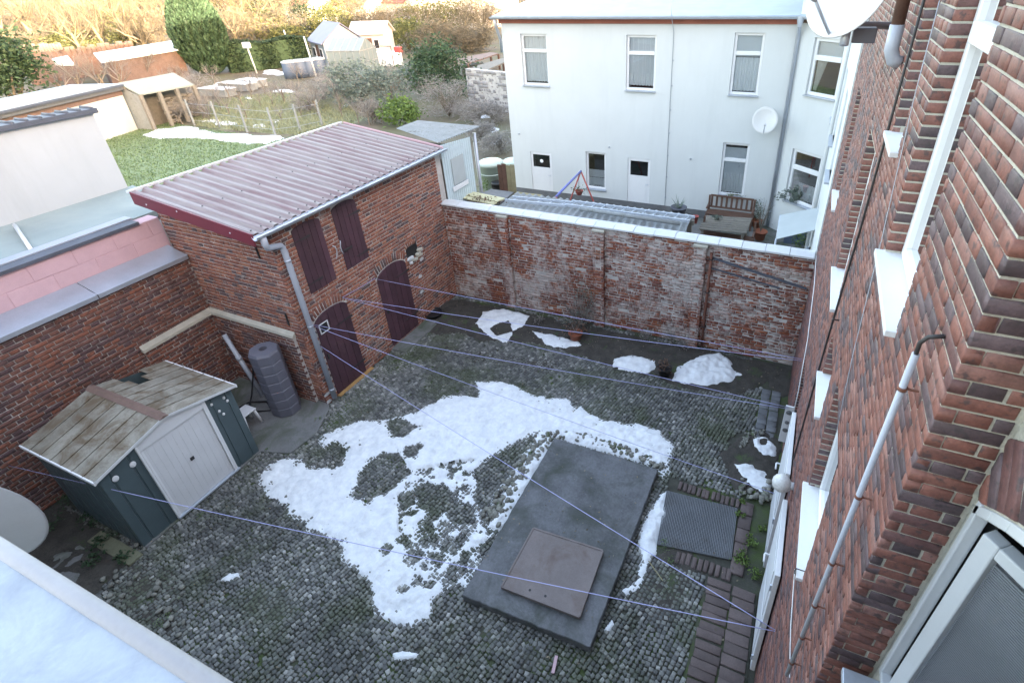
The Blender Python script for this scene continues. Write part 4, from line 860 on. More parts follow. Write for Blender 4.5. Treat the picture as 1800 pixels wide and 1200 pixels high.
for side, (ye, ym) in enumerate(((TY0-.06, TM), (TY1+.06, TM))):
    for i in range(nP):
        a, b = TX0-.05+(TX1-TX0+.14)*i/nP, TX0-.05+(TX1-TX0+.14)*(i+1)/nP-.002; ze, zm = TE-.0, TR+.015
        def pan(t0, t1, nm='roof_panel'):
            ya, yb = ym+(ye-ym)*t0, ym+(ye-ym)*t1; za, zb = zm+(ze-zm)*t0, zm+(ze-zm)*t1
            MB().prism([(a, ya, za), (b-.012, ya, za), (b-.012, ya, za+.012), (b, ya, za+.012), (b, ya, za+.020), (b-.02, ya, za+.020), (b-.02, ya, za+.008), (a, ya, za+.008)], (0, yb-ya, zb-za)).build(nm, 'tinroof', ts)
        if side == 1 and i == 0: pan(0, .30); pan(.62, 1)
        elif side == 1 and i == 1: pan(0, .36); pan(.52, 1)
        else: pan(0, 1)
MB().prism([(TX0-.06, TM-.07, TR+.015), (TX0-.06, TM, TR+.05), (TX0-.06, TM+.07, TR+.015)], (TX1-TX0+.17, 0, 0)).build('ridge_cap', 'ridge', ts)
for ye in (TY0-.065, TY1+.065): MB().box((TX0-.06, ye-.01, TE-.045), (TX1+.09, ye+.01, TE+.01)).build('eave_trim', 'pvc', ts)
for s_, ye in ((-1, TY0-.06), (1, TY1+.06)): MB().prism([(TX1+.085, ye, TE-.03), (TX1+.085, TM, TR-.01), (TX1+.085, TM, TR+.03), (TX1+.085, ye, TE+.015)], (.012, 0, 0)).build('verge_trim', 'coping', ts)
for y, z in ((2.12, 1.40), (2.37, 1.43), (3.64, 1.50), (3.70, 1.30), (3.74, 1.20), (3.85, 1.47), (3.88, 1.38)):
    rr_ = .042 if y < 3 else .022; MB().lathe((TX1+.003, y, z), [(.001, .012), (rr_*.8, .012), (rr_, .004), (rr_, 0)], 16, ((0, 1, 0), (0, 0, 1.25), (1, 0, 0))).build('vent_cap', 'pvc', ts, smooth=True)
tag(MB().box((-9.3, 1.66, .02), (-8.25, 1.86, .06)).build('plank', M_('mossy_plank', (.15, .15, .10), .9, .3, 6, 50, .3), bevel=.006), 'green-stained plank lying along the side of the tin shed', 'plank')
# water tank
P = np.array([-8.80, 5.02, .03]); tk = empty('water_tank', P, 'tall slate grey ribbed water tank beside the outbuilding corner', 'water tank'); prof = []; r0_ = .27
m = MB(); nseg = 7; Hh = 1.50; hexa = np.linspace(0, 2*math.pi, 9)[:-1]+math.pi/8
def hexring(z, s): return [tuple(P+np.array([math.cos(a)*r0_*s*1.08, math.sin(a)*r0_*s, z])) for a in hexa]
rings = []
for i in range(nseg): z0, z1 = Hh*i/nseg, Hh*(i+1)/nseg; rings += [(z0+.004, .955), (z0+.022, 1.), (z1-.022, 1.), (z1-.004, .955)]
rings += [(Hh+.02, .90)]
V = [p for z, s in rings for p in hexring(z, s)]; k = 8
m.add(V, [(a*k+i, a*k+(i+1) % k, (a+1)*k+(i+1) % k, (a+1)*k+i) for a in range(len(rings)-1) for i in range(k)]); tb = m.build('barrel', 'tank', tk, bevel=.006)
m = MB(); ring_o = hexring(Hh+.02, .90); ring_i = [tuple(P+np.array([math.cos(a)*.075, math.sin(a)*.075, Hh+.03])) for a in hexa]; ring_b = [tuple(P+np.array([math.cos(a)*.075, math.sin(a)*.075, Hh-.12])) for a in hexa]
m.add(ring_o+ring_i+ring_b, [(i, (i+1) % 8, 8+(i+1) % 8, 8+i) for i in range(8)]+[(8+i, 8+(i+1) % 8, 16+(i+1) % 8, 16+i) for i in range(8)]+[tuple(range(16, 24))]); m.build('lid', 'tank', tk)
MB().lathe(P+np.array([0, 0, Hh-.10]), [(.001, 0), (.073, 0)], 12).build('fill_hole', 'black', tk)
# stool, pipes, hose
st = empty('stool', (-9.2, 4.42, .03), 'small white plastic stool behind the tin shed', 'stool'); sx_, sy_, sz_ = -9.12, 4.42, .40
MB().box((sx_-.15, sy_-.15, sz_-.03), (sx_+.15, sy_+.15, sz_)).build('seat', 'pvc', st, bevel=.02)
for i in (-1, 1):
    for k in (-1, 1): MB().tube([(sx_+i*.11, sy_+k*.11, sz_-.02), (sx_+i*.15, sy_+k*.15, .035)], [.028, .022], 8).build('leg', 'pvc', st, smooth=True)
pg = empty('leaning_pipe', (-9.6, 5.1, .04), 'grey plastic pipe leaning in the corner behind the tank', 'pipe')
a_, b_2 = np.array(gz(462, 695, .04)), np.array(gz(394, 588, 1.35)); MB().tube([a_, b_2], .045, 12).build('pipe', 'pipe', pg, smooth=True)
c = a_+(b_2-a_)*.62; dv = (b_2-a_)/np.linalg.norm(b_2-a_); MB().tube([c-dv*.05, c+dv*.05], .055, 12).build('socket', 'pipe', pg, smooth=True)
hp = [(-9.0, 5.28, .9), (-9.3, 5.25, .85), (-9.6, 5.2, .88), (-9.62, 5.1, .6), (-9.66, 4.95, .2), (-9.6, 4.8, .07), (-9.3, 4.72, .06), (-9.05, 4.85, .06), (-9.35, 5.0, .07), (-9.7, 4.85, .06), (-9.75, 4.6, .06)]
tag(MB().tube(hp, .016, 8).build('hose', 'black', smooth=True), 'black hose looped round the leaning pipe', 'hose')
# washing lines
def washing(p, q, sag, label):
    p, q = np.array(p), np.array(q); tag(MB().tube([p+(q-p)*t-Z3*sag*4*t*(1-t) for t in np.linspace(0, 1, 25)], .0045, 5).build('washing_line', 'line', smooth=True), label, 'washing line', 'washing lines across the yard')
hk = [gx(660, 490, SX+.03), gx(601, 523, SX+.03), gx(548, 570, SX+.03), gx(560, 606, SX+.03)]; Lh = gx(15, 818, LX+.03); fb = gy(1387, 716, 6.98); fa = gx(1410, 631, FX-.03); fe = gx(1365, 868, FX-.05); ff = gx(1363, 1107, FX-.04)
washing(hk[0], fa, .03, 'farthest washing line, from the arched door to the house'); washing(hk[1], fa+np.array([0, -.02, -.02]), .05, 'second washing line, meeting the farthest one at the house'); washing(hk[1], fb, .04, 'washing line from the knot between the doors to the white bracket'); washing(hk[2], fb+np.array([0, 0, -.03]), .05, 'washing line from the downpipe to the white bracket')
washing(hk[2]+np.array([0, 0, -.02]), fe, .05, 'washing line from the downpipe across the snow to the soil bed'); washing(hk[3], ff, .04, 'washing line crossing the slab diagonally from the downpipe'); washing(Lh, ff+np.array([0, 0, -.02]), .06, 'nearest washing line, passing the tin shed roof')
washing(hk[0]+np.array([0, 0, .02]), hk[1], .01, 'doubled cord tied between the two outbuilding doors')
for i, p in enumerate(hk): tag(MB().tube([p-np.array([.04, 0, 0]), p+np.array([.012, 0, 0]), p+np.array([.014, 0, .03])], .006, 6).build('line_hook', 'iron'), 'iron hook holding washing lines on the outbuilding, '+('beside the arched door', 'between the two doors', 'beside the downpipe, upper one', 'beside the downpipe, lower one')[i], 'hook', 'line hooks on the outbuilding')
# pots
def pot(c, r1, r2, h, mat, label, name='plant_pot'):
    e = empty(name, c, label, 'pot'); c = np.array(c, float); MB().lathe(c, [(.001, 0), (r1, 0), (r2, h), (r2+.012, h), (r2+.012, h-.03), (r2*.94, h-.012), (r2*.9, h-.04), (.001, h-.045)], 18).build('pot', mat, e, smooth=True); return e
def twigs(m, c, n, hgt, spread, r, rad=.004):
    for i in range(n):
        a = r.uniform(0, 6.3); s = r.uniform(.2, 1)*spread; p = np.array(c, float); q = p+np.array([math.cos(a)*s*.5, math.sin(a)*s*.5, hgt*r.uniform(.4, .7)]); t = q+np.array([math.cos(a+.4)*s*.6, math.sin(a+.4)*s*.6, hgt*r.uniform(.1, .4)]); m.tube([p, q, t], [rad, rad*.8, rad*.4], 4, False)
    return m
def leaf_quads(C, size, r, up=.3, wid=1.):
    n = len(C); d = r.normal(0, 1, (n, 3)); d /= np.linalg.norm(d, axis=1)[:, None]; d[:, 2] = d[:, 2]*(1-up)+up*.6; e = np.cross(d, r.normal(0, 1, (n, 3))); e /= np.linalg.norm(e, axis=1)[:, None]+1e-9
    L = size*r.uniform(.6, 1.4, (n, 1)); Wd = L*r.uniform(.35, .6, (n, 1))*wid; V = np.stack([C-d*L/2, C+e*Wd/2, C+d*L/2, C-e*Wd/2], 1); return V.reshape(-1, 3), np.arange(4*n).reshape(-1, 4)
def clump_pts(c, rad, n, k, r, shell=.55, gap=.24):
    """points in clumps spread through an ellipsoid"""
    d = r.normal(0, 1, (k, 3)); d /= np.linalg.norm(d, axis=1)[:, None]; cc = d*(shell+(1-shell)*r.random((k, 1)))*np.array(rad)*.88; ci = r.integers(k, size=n)
    return np.array(c)+cc[ci]+r.normal(0, 1, (n, 3))*np.array(rad)*gap*r.uniform(.6, 1.2, (k, 1))[ci]
rv = np.random.default_rng(77)
e = pot(gz(1168, 660, .03), .10, .14, .24, 'black', 'black pot with withered red brown plant beside the snow'); tc = np.array(e.location)+[0, 0, .2]
link('dead_plant', np_mesh('dead_plant', *leaf_quads(tc+rv.normal(0, 1, (90, 3))*[.09, .09, .08]+[0, 0, .06], .07, rv), MT['dead']), e, 'stuff')
e = pot(gz(1012, 596, .04), .12, .16, .2, 'terracotta', 'terracotta pot with brown dead stems under the climbing shrub'); tc = np.array(e.location)+[0, 0, .18]
link('dead_plant', np_mesh('dead_plant', *leaf_quads(tc+rv.normal(0, 1, (160, 3))*[.16, .12, .16]+[0, 0, .16], .08, rv), MT['dead']), e, 'stuff'); twigs(MB(), tc, 14, .6, .5, rv).build('stems', 'twigd', e)
pot(gz(763, 556, .03), .16, .22, .14, 'black', 'shallow black tub beside the arched door', 'tub')
def small_plant(name, c, rad, n, size, mat, label, cat='plant', group=None, stems=0, h=.5):
    e = empty(name, c, label, cat, group); link('foliage', np_mesh('foliage', *leaf_quads(clump_pts(np.array(c)+[0, 0, rad[2]*.8], rad, n, max(6, n//40), rv), size, rv), MT[mat]), e)
    if stems: twigs(MB(), c, stems, h, h*.7, rv, .006).build('stems', 'twigd', e)
small_plant('climbing_shrub', (-4.35, 9.88, .05), (.35, .12, .75), 420, .05, 'sage', 'thin grey green shrub climbing the back wall beside a pilaster', 'shrub', None, 22, 1.5)
for i, (x, y, s) in enumerate(((1010, 560, .2), (1180, 600, .22), (1135, 598, .2), (1200, 612, .16), (950, 570, .15))):
    small_plant('bed_shrub', gz(x, y, .05), (s, s, s*.8), 120, .035, 'twigd', 'small bare grey shrub in the back bed, '+('behind the terracotta pot', 'right of the black pot', 'left of the black pot', 'under the rusty pipe', 'beside the curled snow patch')[i], 'shrub', 'small shrubs in the back bed', 16, .35)
for i, (x, y, s, n_) in enumerate(((1318, 950, .13, 150), (1312, 985, .16, 190), (1302, 905, .07, 60), (1340, 930, .07, 70), (1325, 1010, .10, 90), (1305, 880, .06, 50), (1322, 865, .05, 40))):
    small_plant('weed_tuft', gz(x, y, .03), (s, s, s*.4), n_, .045, 'lime_leaf', 'low green weeds between the bricks beside the metal grating', 'weeds', 'weeds round the grating')
for i, (x, y, s, n_) in enumerate(((1170, 960, .12, 80), (1180, 985, .10, 60), (1250, 878, .06, 40), (300, 880, .08, 60), (350, 905, .07, 50), (230, 880, .1, 60), (560, 735, .08, 50), (470, 790, .06, 40), (1110, 810, .06, 40), (750, 590, .14, 60), (290, 1090, .12, 90))):
    small_plant('moss_tuft', gz(x, y, .03), (s, s, s*.2), n_, .025, 'grass', 'low tuft of moss and grass between the setts', 'moss', 'moss tufts in the yard')
tag(MB().obox(gz(975, 1167, .045), ((.97, .2, 0), (-.2, .97, 0), Z3), (.02, .10, .008)).build('wood_scrap', 'pink'), 'small pale strip of wood lying on the setts', 'scrap')
tag(MB().tube([gz(1140, 985, .05), gz(1165, 1020, .05)], .008, 6).build('stick', 'plank'), 'thin pale stick on the setts beside the slab', 'stick')
tag(link('gravel_patch', hf_sheet('gravel_patch', PX([(70, 1010), (100, 972), (150, 955), (152, 1000), (125, 1045), (80, 1040)]), [], .025, .045, .03, .15, .08, 71, 'concrete', 2.)), 'pale gritty patch on the bare ground beside the tin shed', kind='structure')
for i, (x, y, s) in enumerate(((150, 925, .22), (120, 890, .25), (185, 955, .18), (90, 930, .22), (215, 985, .14), (165, 985, .16), (60, 880, .2))):
    small_plant('ground_weed', gz(x, y, .05), (s, s, s*.45), 130, .05, 'leaf', 'low dark weeds on the bare ground beside the tin shed', 'weeds', 'weeds beside the tin shed')
# ---- snow
def snow(px, label, holes=(), res=.028, h=.055, edge=.07, nz=.05, seed=0, pits=0., z=.015, cat='snow', pp=None):
    o = link('snow_patch', hf_sheet('snow_patch', PX(px, z), [PX(q, z) for q in holes], res, z, h, edge, nz, seed, 'snow', 1.5, pits, PX(pp, z) if pp else None)); return tag(o, label, cat, 'snow left in the yard')
Z = lambda pts, ox=400, oy=600, k=3.: [(ox+x/k, oy+y/k) for x, y in pts]
main = [(452, 840), (470, 815), (510, 803), (545, 817), (590, 828), (600, 800), (575, 790), (553, 772), (592, 748), (640, 740), (680, 738), (735, 722), (780, 694), (838, 697), (836, 672), (880, 670), (940, 692), (1000, 704), (1060, 738), (1120, 742), (1160, 757), (1181, 782), (1178, 830), (1166, 846), (1140, 815), (1100, 800), (1060, 789), (976, 766), (960, 790), (905, 880), (870, 940), (812, 1046), (796, 1048), (790, 1035), (757, 1052), (752, 1085), (722, 1099), (690, 1090), (660, 1077), (655, 1045), (640, 1015), (600, 985), (605, 960), (560, 945), (541, 935), (510, 905), (480, 880), (460, 865)]
holes = [Z([(640, 820), (690, 760), (700, 690), (760, 610), (830, 580), (890, 600), (960, 690), (890, 750), (830, 800), (740, 820)]), Z([(990, 760), (1060, 740), (1140, 760), (1180, 830), (1230, 860), (1180, 890), (1060, 900), (990, 880), (1000, 830)]),
         Z([(1170, 900), (1230, 860), (1310, 880), (1300, 960), (1230, 980), (1160, 950)]), Z([(840, 420), (900, 400), (1000, 450), (940, 500), (870, 500)]), Z([(940, 560), (1020, 540), (1000, 590), (960, 610)]),
         Z([(1310, 690), (1400, 600), (1550, 520), (1640, 478), (1590, 560), (1470, 720), (1390, 850), (1350, 900), (1330, 850), (1300, 800)]), Z([(470, 575), (560, 540), (640, 560), (600, 660), (520, 670), (350, 640)]), Z([(1010, 1060), (1030, 990), (1060, 1000), (1060, 1080), (1030, 1090)]), Z([(920, 850), (950, 845), (945, 890), (920, 895)]), Z([(1060, 1120), (1130, 1130), (1120, 1190), (1070, 1170)])]
rs = np.random.default_rng(42)
for cxp, cyp in [(735, 1020), (695, 1075), (690, 1000), (760, 980), (790, 930), (705, 950), (680, 965), (645, 880), (720, 875), (820, 985), (750, 995)]+[(rs.uniform(690, 850), rs.uniform(870, 1040)) for _ in range(26)]:
    a0, s_ = rs.uniform(0, 6.3), rs.uniform(3, 8); holes.append([(cxp+s_*1.2*math.cos(a0+a)*rs.uniform(.7, 1.2), cyp+s_*math.sin(a0+a)*rs.uniform(.7, 1.2)) for a in np.linspace(0, 6.28, 8)[:-1]])
snow(main, 'large melting snow patch spread over the setts left of the slab', holes, .020, .050, .15, .10, 1, pits=.37, pp=[(700, 830), (880, 800), (900, 900), (800, 1050), (740, 1030), (700, 930)])
snow([(975, 770), (880, 932), (858, 925), (886, 872), (912, 835), (938, 792), (955, 764)], 'snow strip between the stone heap and the left edge of the slab', [], .02, .06, .06, .03, 31, z=.03)
snow([(976, 769), (1060, 792), (1150, 820), (1162, 808), (1100, 786), (1030, 762), (985, 752)], 'snow strip along the far edge of the slab', [], .02, .06, .06, .03, 32, z=.03)
snow([(1160, 868), (1170, 862), (1171, 905), (1160, 935), (1152, 965), (1140, 1000), (1126, 1032), (1100, 1047), (1092, 1040), (1118, 1018), (1126, 985), (1122, 945), (1135, 905)], 'narrow strip of snow along the right side of the slab', [], .020, .055, .09, .04, 2)
snow([(835, 570), (850, 548), (885, 542), (930, 555), (920, 575), (905, 580), (890, 600), (860, 590)], 'curled snow patch on the bed near the arched door', [Z([(1380, 830), (1480, 790), (1500, 850), (1420, 870)], 400, 300)], .03, .05, .06, .04, 3, z=.045)
snow([(935, 582), (970, 588), (1015, 600), (1025, 608), (985, 610), (960, 604)], 'thin snow strip in the bed beside the terracotta pot', [], .03, .04, .05, .04, 4, z=.045)
snow([(1080, 630), (1110, 624), (1150, 632), (1155, 645), (1140, 654), (1100, 648), (1078, 640)], 'flat snow patch on the bed left of the black pot', [], .03, .05, .06, .03, 5, z=.045)
snow([(1182, 668), (1190, 645), (1230, 625), (1265, 620), (1285, 635), (1290, 650), (1308, 660), (1285, 670), (1245, 677), (1205, 673)], 'biggest snow patch on the bed right of the black pot', [], .03, .07, .09, .04, 6, z=.045)
snow([(1320, 770), (1345, 767), (1364, 785), (1362, 800), (1340, 803), (1328, 790)], 'round snow patch on the bare soil beside the paved strip', [Z([(1610, 520), (1640, 520), (1640, 545), (1615, 545)], 800)], .022, .05, .05, .02, 7, z=.04)
snow([(1289, 815), (1325, 813), (1327, 825), (1345, 828), (1357, 850), (1345, 867), (1320, 855), (1300, 838)], 'snow patch on the ring of stones beside the house', [], .022, .05, .05, .02, 8, z=.04)
snow([(388, 1018), (402, 1008), (420, 1006), (421, 1012), (400, 1021)], 'tiny snow remnant on the setts near the tin shed', [], .015, .03, .03, .01, 9, z=.026)
snow([(691, 1148), (705, 1145), (733, 1147), (732, 1154), (710, 1158), (694, 1158)], 'tiny snow remnant on the setts at the bottom of the picture', [], .015, .03, .03, .01, 10, z=.026)
snow([(1064, 1105), (1076, 1090), (1079, 1098), (1066, 1112)], 'crumb of snow beside the slab corner', [], .012, .03, .03, .006, 11, z=.026)
# ---- roof edge of the wing below the camera, with the back of a dish
wr = empty('wing_roof', (-2, .0, 5.7), 'pale metal roof edge close below the camera at bottom left', 'roof')
zR = 6.15; yE = gz(200, 1090, zR)[1]
MB().prism([(-12, yE-.006, zR-.035), (-.3, yE-.006, zR-.035), (-.3, -3., zR+.10), (-12, -3., zR+.10)], (0, 0, .03)).build('sheet', M_('pale_roof_metal', (.32, .355, .40), .5, .10, 4, 70, .12, metal=.1, stain=(.21, .235, .28), stain_th=(.46, .72), stain_scale=3.5, speck=(.22, .22, .22)), wr)
MB().tube([(-12, yE, zR-.012), (-.3, yE, zR-.012)], .022, 12).build('rolled_edge', 'coping', wr, smooth=True)  # white colour gives the rolled edge its bright highlight
MB().box((-12, -8, 0), (-.35, yE-.25, zR-.1)).build('wing_body', 'plaster2', wr)
e, u, v, a = dish('satellite_dish', tuple(CAM+ray(-88, 945)*3.3), (-.62, .75, .1), .42, 'back of a grey satellite dish beside the pale roof edge', 'dishm', False)
c0 = np.array(e.location); MB().tube([c0-a*.02, c0-a*.13], [.12, .09], 16).build('mount', 'dishm', e, smooth=True)
MB().tube([c0-a*.04-u*.2+v*.05, c0-a*.06+u*.0+v*.10, c0-a*.02+u*.25-v*.02, c0+a*.05+u*.42-v*.12], .008, 6).build('cable', 'iron', e, smooth=True)
MB().tube([c0-a*.1, c0-a*.2-Z3*.4, (c0[0], -.1, 5.3)], .025, 10).build('arm', 'zinc', e, smooth=True)
# ================================================================== WHITE BUILDING with canted bay, and the neighbour's rear facade
wb = empty('white_building', (-5, WY+3, 0), 'white plastered two storey house beyond the back wall', 'house')
WX0, WX1, WZ = -10.35, -.76, 6.30
WIN = {}
def px_rect(l, t, r_, b, pl=None):
    f = (lambda x, y: gy(x, y, WY)); m_ = (t+b)/2; return f((l[0]+l[1])/2, m_)[0], f((r_[0]+r_[1])/2, m_)[0], f((l[1]+r_[1])/2, b)[2], f((l[0]+r_[0])/2, t)[2]
WL = [px_rect((915, 920), 60, (960, 967), 151), px_rect((1102, 1099), 62, (1155, 1151), 160), px_rect((1292, 1281), 58, (1345, 1333), 168), px_rect((1029, 1031), 268, (1064, 1066), 333), px_rect((1271, 1262), 252, (1318, 1308), 345)]
DL = [px_rect((933, 937), 268, (969, 973), 345), px_rect((1103, 1103), 279, (1143, 1141), 366)]
DL = [(a, b, .06, d) for a, b, c, d in DL]
ops = [(a-WX0, b-WX0, c, d) for a, b, c, d in WL]+[(a-WX0, b-WX0, c, d) for a, b, c, d in DL]
MBw = wall_mesh((WX0, WY, 0), X3, -Y3, WX1-WX0, WZ, ops, .14)
MBw.quad((WX0, WY, 0), (WX0, WY+9, 0), (WX0, WY+9, WZ), (WX0, WY, WZ)); MBw.quad((WX0, WY+9, 0), (10, WY+9, 0), (10, WY+9, WZ), (WX0, WY+9, WZ))
bayA, bayB = np.array([WX1, WY, 0]), np.array([.58, 16.45, 0]); bu = (bayB-bayA)/np.linalg.norm(bayB-bayA); bn = np.array([bu[1], -bu[0], 0]); bL = np.linalg.norm(bayB-bayA)
def bay_rect(l, t, r_, b):
    q = [gpl(*p, bayA, bn) for p in (l, r_, t, b)]; return (q[0]-bayA) @ bu, (q[1]-bayA) @ bu, q[3][2], q[2][2]
BWN = [bay_rect((1424, 115), (1455, 68), (1479, 120), (1443, 172)), bay_rect((1385, 310), (1418, 268), (1437, 320), (1408, 362))]
k = wall_mesh(bayA, bu, bn, bL, WZ+2.4, BWN, .14); MBw.add(k.v, k.f)
wwall = MBw.build('wall', 'plaster', wb)
MB().box((WX0-.02, WY-.02, 0), (WX1-.3, WY-.004, .28)).build('plinth', 'kerb', wb)
inn = [[('curtain', .12, 1.6)], [('curtain', .14, 1.55), ('blind', .5, 1.6)], [('blind', 1.08, 1.7), ('curtain', .10, 1.05)], [('blind', .42, .70), ('curtain', .08, .4)], [('blind', .75, 1.6), ('curtain', .08, .78)]]
for i, (a, b, c, d) in enumerate(WL):
    h = d-c; pane_window(wb, (a+.004, WY, c+.004), X3, -Y3, b-a-.008, h-.008, tr=(0 if i == 3 else h*.68), fw=.075, inner=inn[i], sill=(.07, .04, 'zinc'))
for (a, b, c, d), iv in zip(BWN, ([('drape', .12, (BWN[0][3]-BWN[0][2])*.62), ('blind', (BWN[0][3]-BWN[0][2])*.7, BWN[0][3]-BWN[0][2]-.1)], [('curtain', .1, .62)])):
    h = d-c; pane_window(wb, bayA+bu*(a+.004)+Z3*(c+.004), bu, bn, b-a-.008, h-.008, tr=h*.66, fw=.085, inner=iv, sill=(.07, .04, 'zinc'), glass='glass')
for i, (a, b, c, d) in enumerate(DL):
    w_, h = b-a, d-c; m = MB(); y = WY+.05
    for q in ((a+.004, a+.09, c, d-.004), (b-.09, b-.004, c, d-.004), (a+.09, b-.09, d-.10, d-.004), (a+.09, b-.09, c, c+h*.60), (a+.09, b-.09, c+h*.60, c+h*.66)): m.box((q[0], y-.03, q[2]), (q[1], y+.03, q[3]))
    f = m.build('door', 'pvc', wb, bevel=.005); MB().box((a+.09, y-.005, c+h*.66), (b-.09, y+.005, d-.10)).build('pane', 'glassd', f); MB().box((a+.05, y+.25, c+h*.5), (b-.05, y+.3, d)).build('room', 'dark', f)
    MB().tube([(b-.06, y-.03, c+h*.5), (b-.06, y-.08, c+h*.5), (b-.15, y-.08, c+h*.5)], .010, 6).build('handle', 'zinc_l', f, smooth=True); MB().box((a+.14, y-.034, c+.15), (b-.14, y-.031, c+h*.5)).build('inset', 'pvc', f)
    if i == 0: MB().lathe(((a+b)/2, y-.008, c+h*.8), [(.001, .01), (.06, .008), (.07, 0)], 14, ((1, 0, 0), (0, 0, 1), (0, -1, 0))).build('door_wreath', 'curtain', f, smooth=True)
MB().box((WX0-.05, WY-.06, WZ-.17), (WX1-.02, WY-.004, WZ-.02)).build('eave_board', 'tile', wb)
MB().prism([bayA+Z3*(WZ-.13)+bn*.03, bayB+Z3*(WZ-.13)+bn*.03, bayB+Z3*(WZ-.02)+bn*.03, bayA+Z3*(WZ-.02)+bn*.03], -bn*.03).build('eave_board', 'ridge', wb)
MB().prism([(WX0-.22, WY-.20, WZ+.0), (WX1+.0, WY-.20, WZ+.0), (WX1, WY+9.3, WZ+1.3), (WX0-.22, WY+9.3, WZ+1.3)], (0, 0, .06)).build('roof', 'slate', wb)
MB().prism([(WX1, WY-.20, WZ+.0), (.75, 16.3, WZ), (12, 16.3, WZ+.9), (12, WY+9.3, WZ+1.3), (WX1, WY+9.3, WZ+1.3)], (0, 0, .055)).build('roof', 'slate', wb)
ring = [(x*.9, z*.9) for x, z in prof+prof2] if False else None
pr = [(math.cos(a)*.07, math.sin(a)*.07) for a in np.linspace(math.pi, 2*math.pi, 9)]; pr2 = [(x*.92, z*.92) for x, z in pr[::-1]]; rg = pr+pr2; k = len(rg)
V = [(x, WY-.26+q[0], WZ+.04+q[1]) for x in (WX0-.25, WX1+.05) for q in rg]; gm = MB().add(V, [(i, (i+1) % k, k+(i+1) % k, k+i) for i in range(k)]+[tuple(range(k)), tuple(range(k, 2*k))]); auto_smooth(gm.build('gutter', 'zinc_l', wb), 50)
V = [tuple(np.array(p)+bn*.26*0+np.array([0, -.02, 0])+bn*q[0]*1+Z3*(WZ+.04+q[1])) for p in (np.array([WX1+.05, WY-.24, 0]), np.array([.75, 16.2, 0])) for q in rg]; gm = MB().add(V, [(i, (i+1) % k, k+(i+1) % k, k+i) for i in range(k)]); auto_smooth(gm.build('gutter', 'zinc_l', wb), 50)
px_ = WX1+.02
MB().tube([(px_, WY-.26, WZ-.02), (px_, WY-.26, WZ-.18), (px_, WY-.13, WZ-.42), (px_, WY-.10, WZ-.6), (px_, WY-.10, .05)], .055, 12).build('downpipe', 'zinc', wb, smooth=True)
for z in (5.2, 3.6, 2., .6): MB().tube([(px_, WY-.10, z-.02), (px_, WY-.10, z+.02)], .062, 12).build('pipe_clip', 'zinc', wb)
MB().lathe((px_, WY-.26, WZ-.12), [(.055, -.1), (.10, .12), (.10, .16)], 12).build('hopper', 'zinc_l', wb, smooth=True)
MB().tube([(WX0-.1, WY-.22, WZ+.0), (WX0-.12, WY-.12, WZ-.3), (WX0-.1, WY+.05, WZ-.7), (WX0-.12, WY+.1, WZ-1.1)], .05, 10).build('downpipe', 'zinc', wb, smooth=True)
MB().tube([(-4.35, WY-.3, WZ+.5), (-4.33, WY-.34, WZ+.06), (-4.3, WY-.05, WZ-.4), (-4.28, WY-.03, .3)], .010, 6).build('lightning_rod', 'zinc', wb, smooth=True)
for z in np.arange(.6, 5.8, .75): MB().box((-4.30, WY-.045, z-.02), (-4.26, WY-.003, z+.02)).build('rod_clip', 'zinc', wb)
for x, z in ((-6.4, 2.2), (-1.9, 1.95), (-3.5, 2.05), (-10.0, 2.4)): MB().tube([(x, WY-.0, z), (x, WY-.04, z)], .03, 8).build('wall_cap', 'zinc', wb)
dish('satellite_dish', (-1.28, WY-.42, 3.55), (.12, -.92, .38), .36, 'cream satellite dish on the white building beside its downpipe')
nf = empty('neighbour_house', (FX, 13, 0), 'white rear facade continuing the row beyond the brick house', 'house')
NWN = [(2.6, 3.5, 1.2, 2.6), (2.6, 3.5, 4.1, 5.6), (4.7, 5.4, 4.1, 5.6), (.7, 1.5, 3.9, 5.5)]
MBn = wall_mesh((FX-.02, 10.2, 0), Y3, -X3, bayB[1]-10.2, HZ, NWN, .12); MBn.build('wall', 'plaster', nf)
for a, b, c, d in NWN: pane_window(nf, (FX-.02, 10.2+b, c), -Y3, -X3, b-a, d-c, tr=(d-c)*.66, fw=.07, sill=(.09, .04, 'zinc'))
MB().quad((FX-.02, 10.2, 0), (FX+.3, 10.2, 0), (FX+.3, 10.2, HZ), (FX-.02, 10.2, HZ)).build('party_edge', 'plaster', nf)
MB().box((2.6, 10.21, 0), (10.8, 75, HZ)).build('house_body', 'plaster2', nf); MB().prism([(FX-.05, 10.22, HZ), (5.7, 10.22, 13.8), (11.2, 10.22, HZ)], (0, 65, 0)).build('roof', 'tile', nf)
MB().tube([(FX-.07, 14.2, 8.8), (FX-.07, 14.2, .1)], .045, 10).build('downpipe', 'plaster', nf, smooth=True)
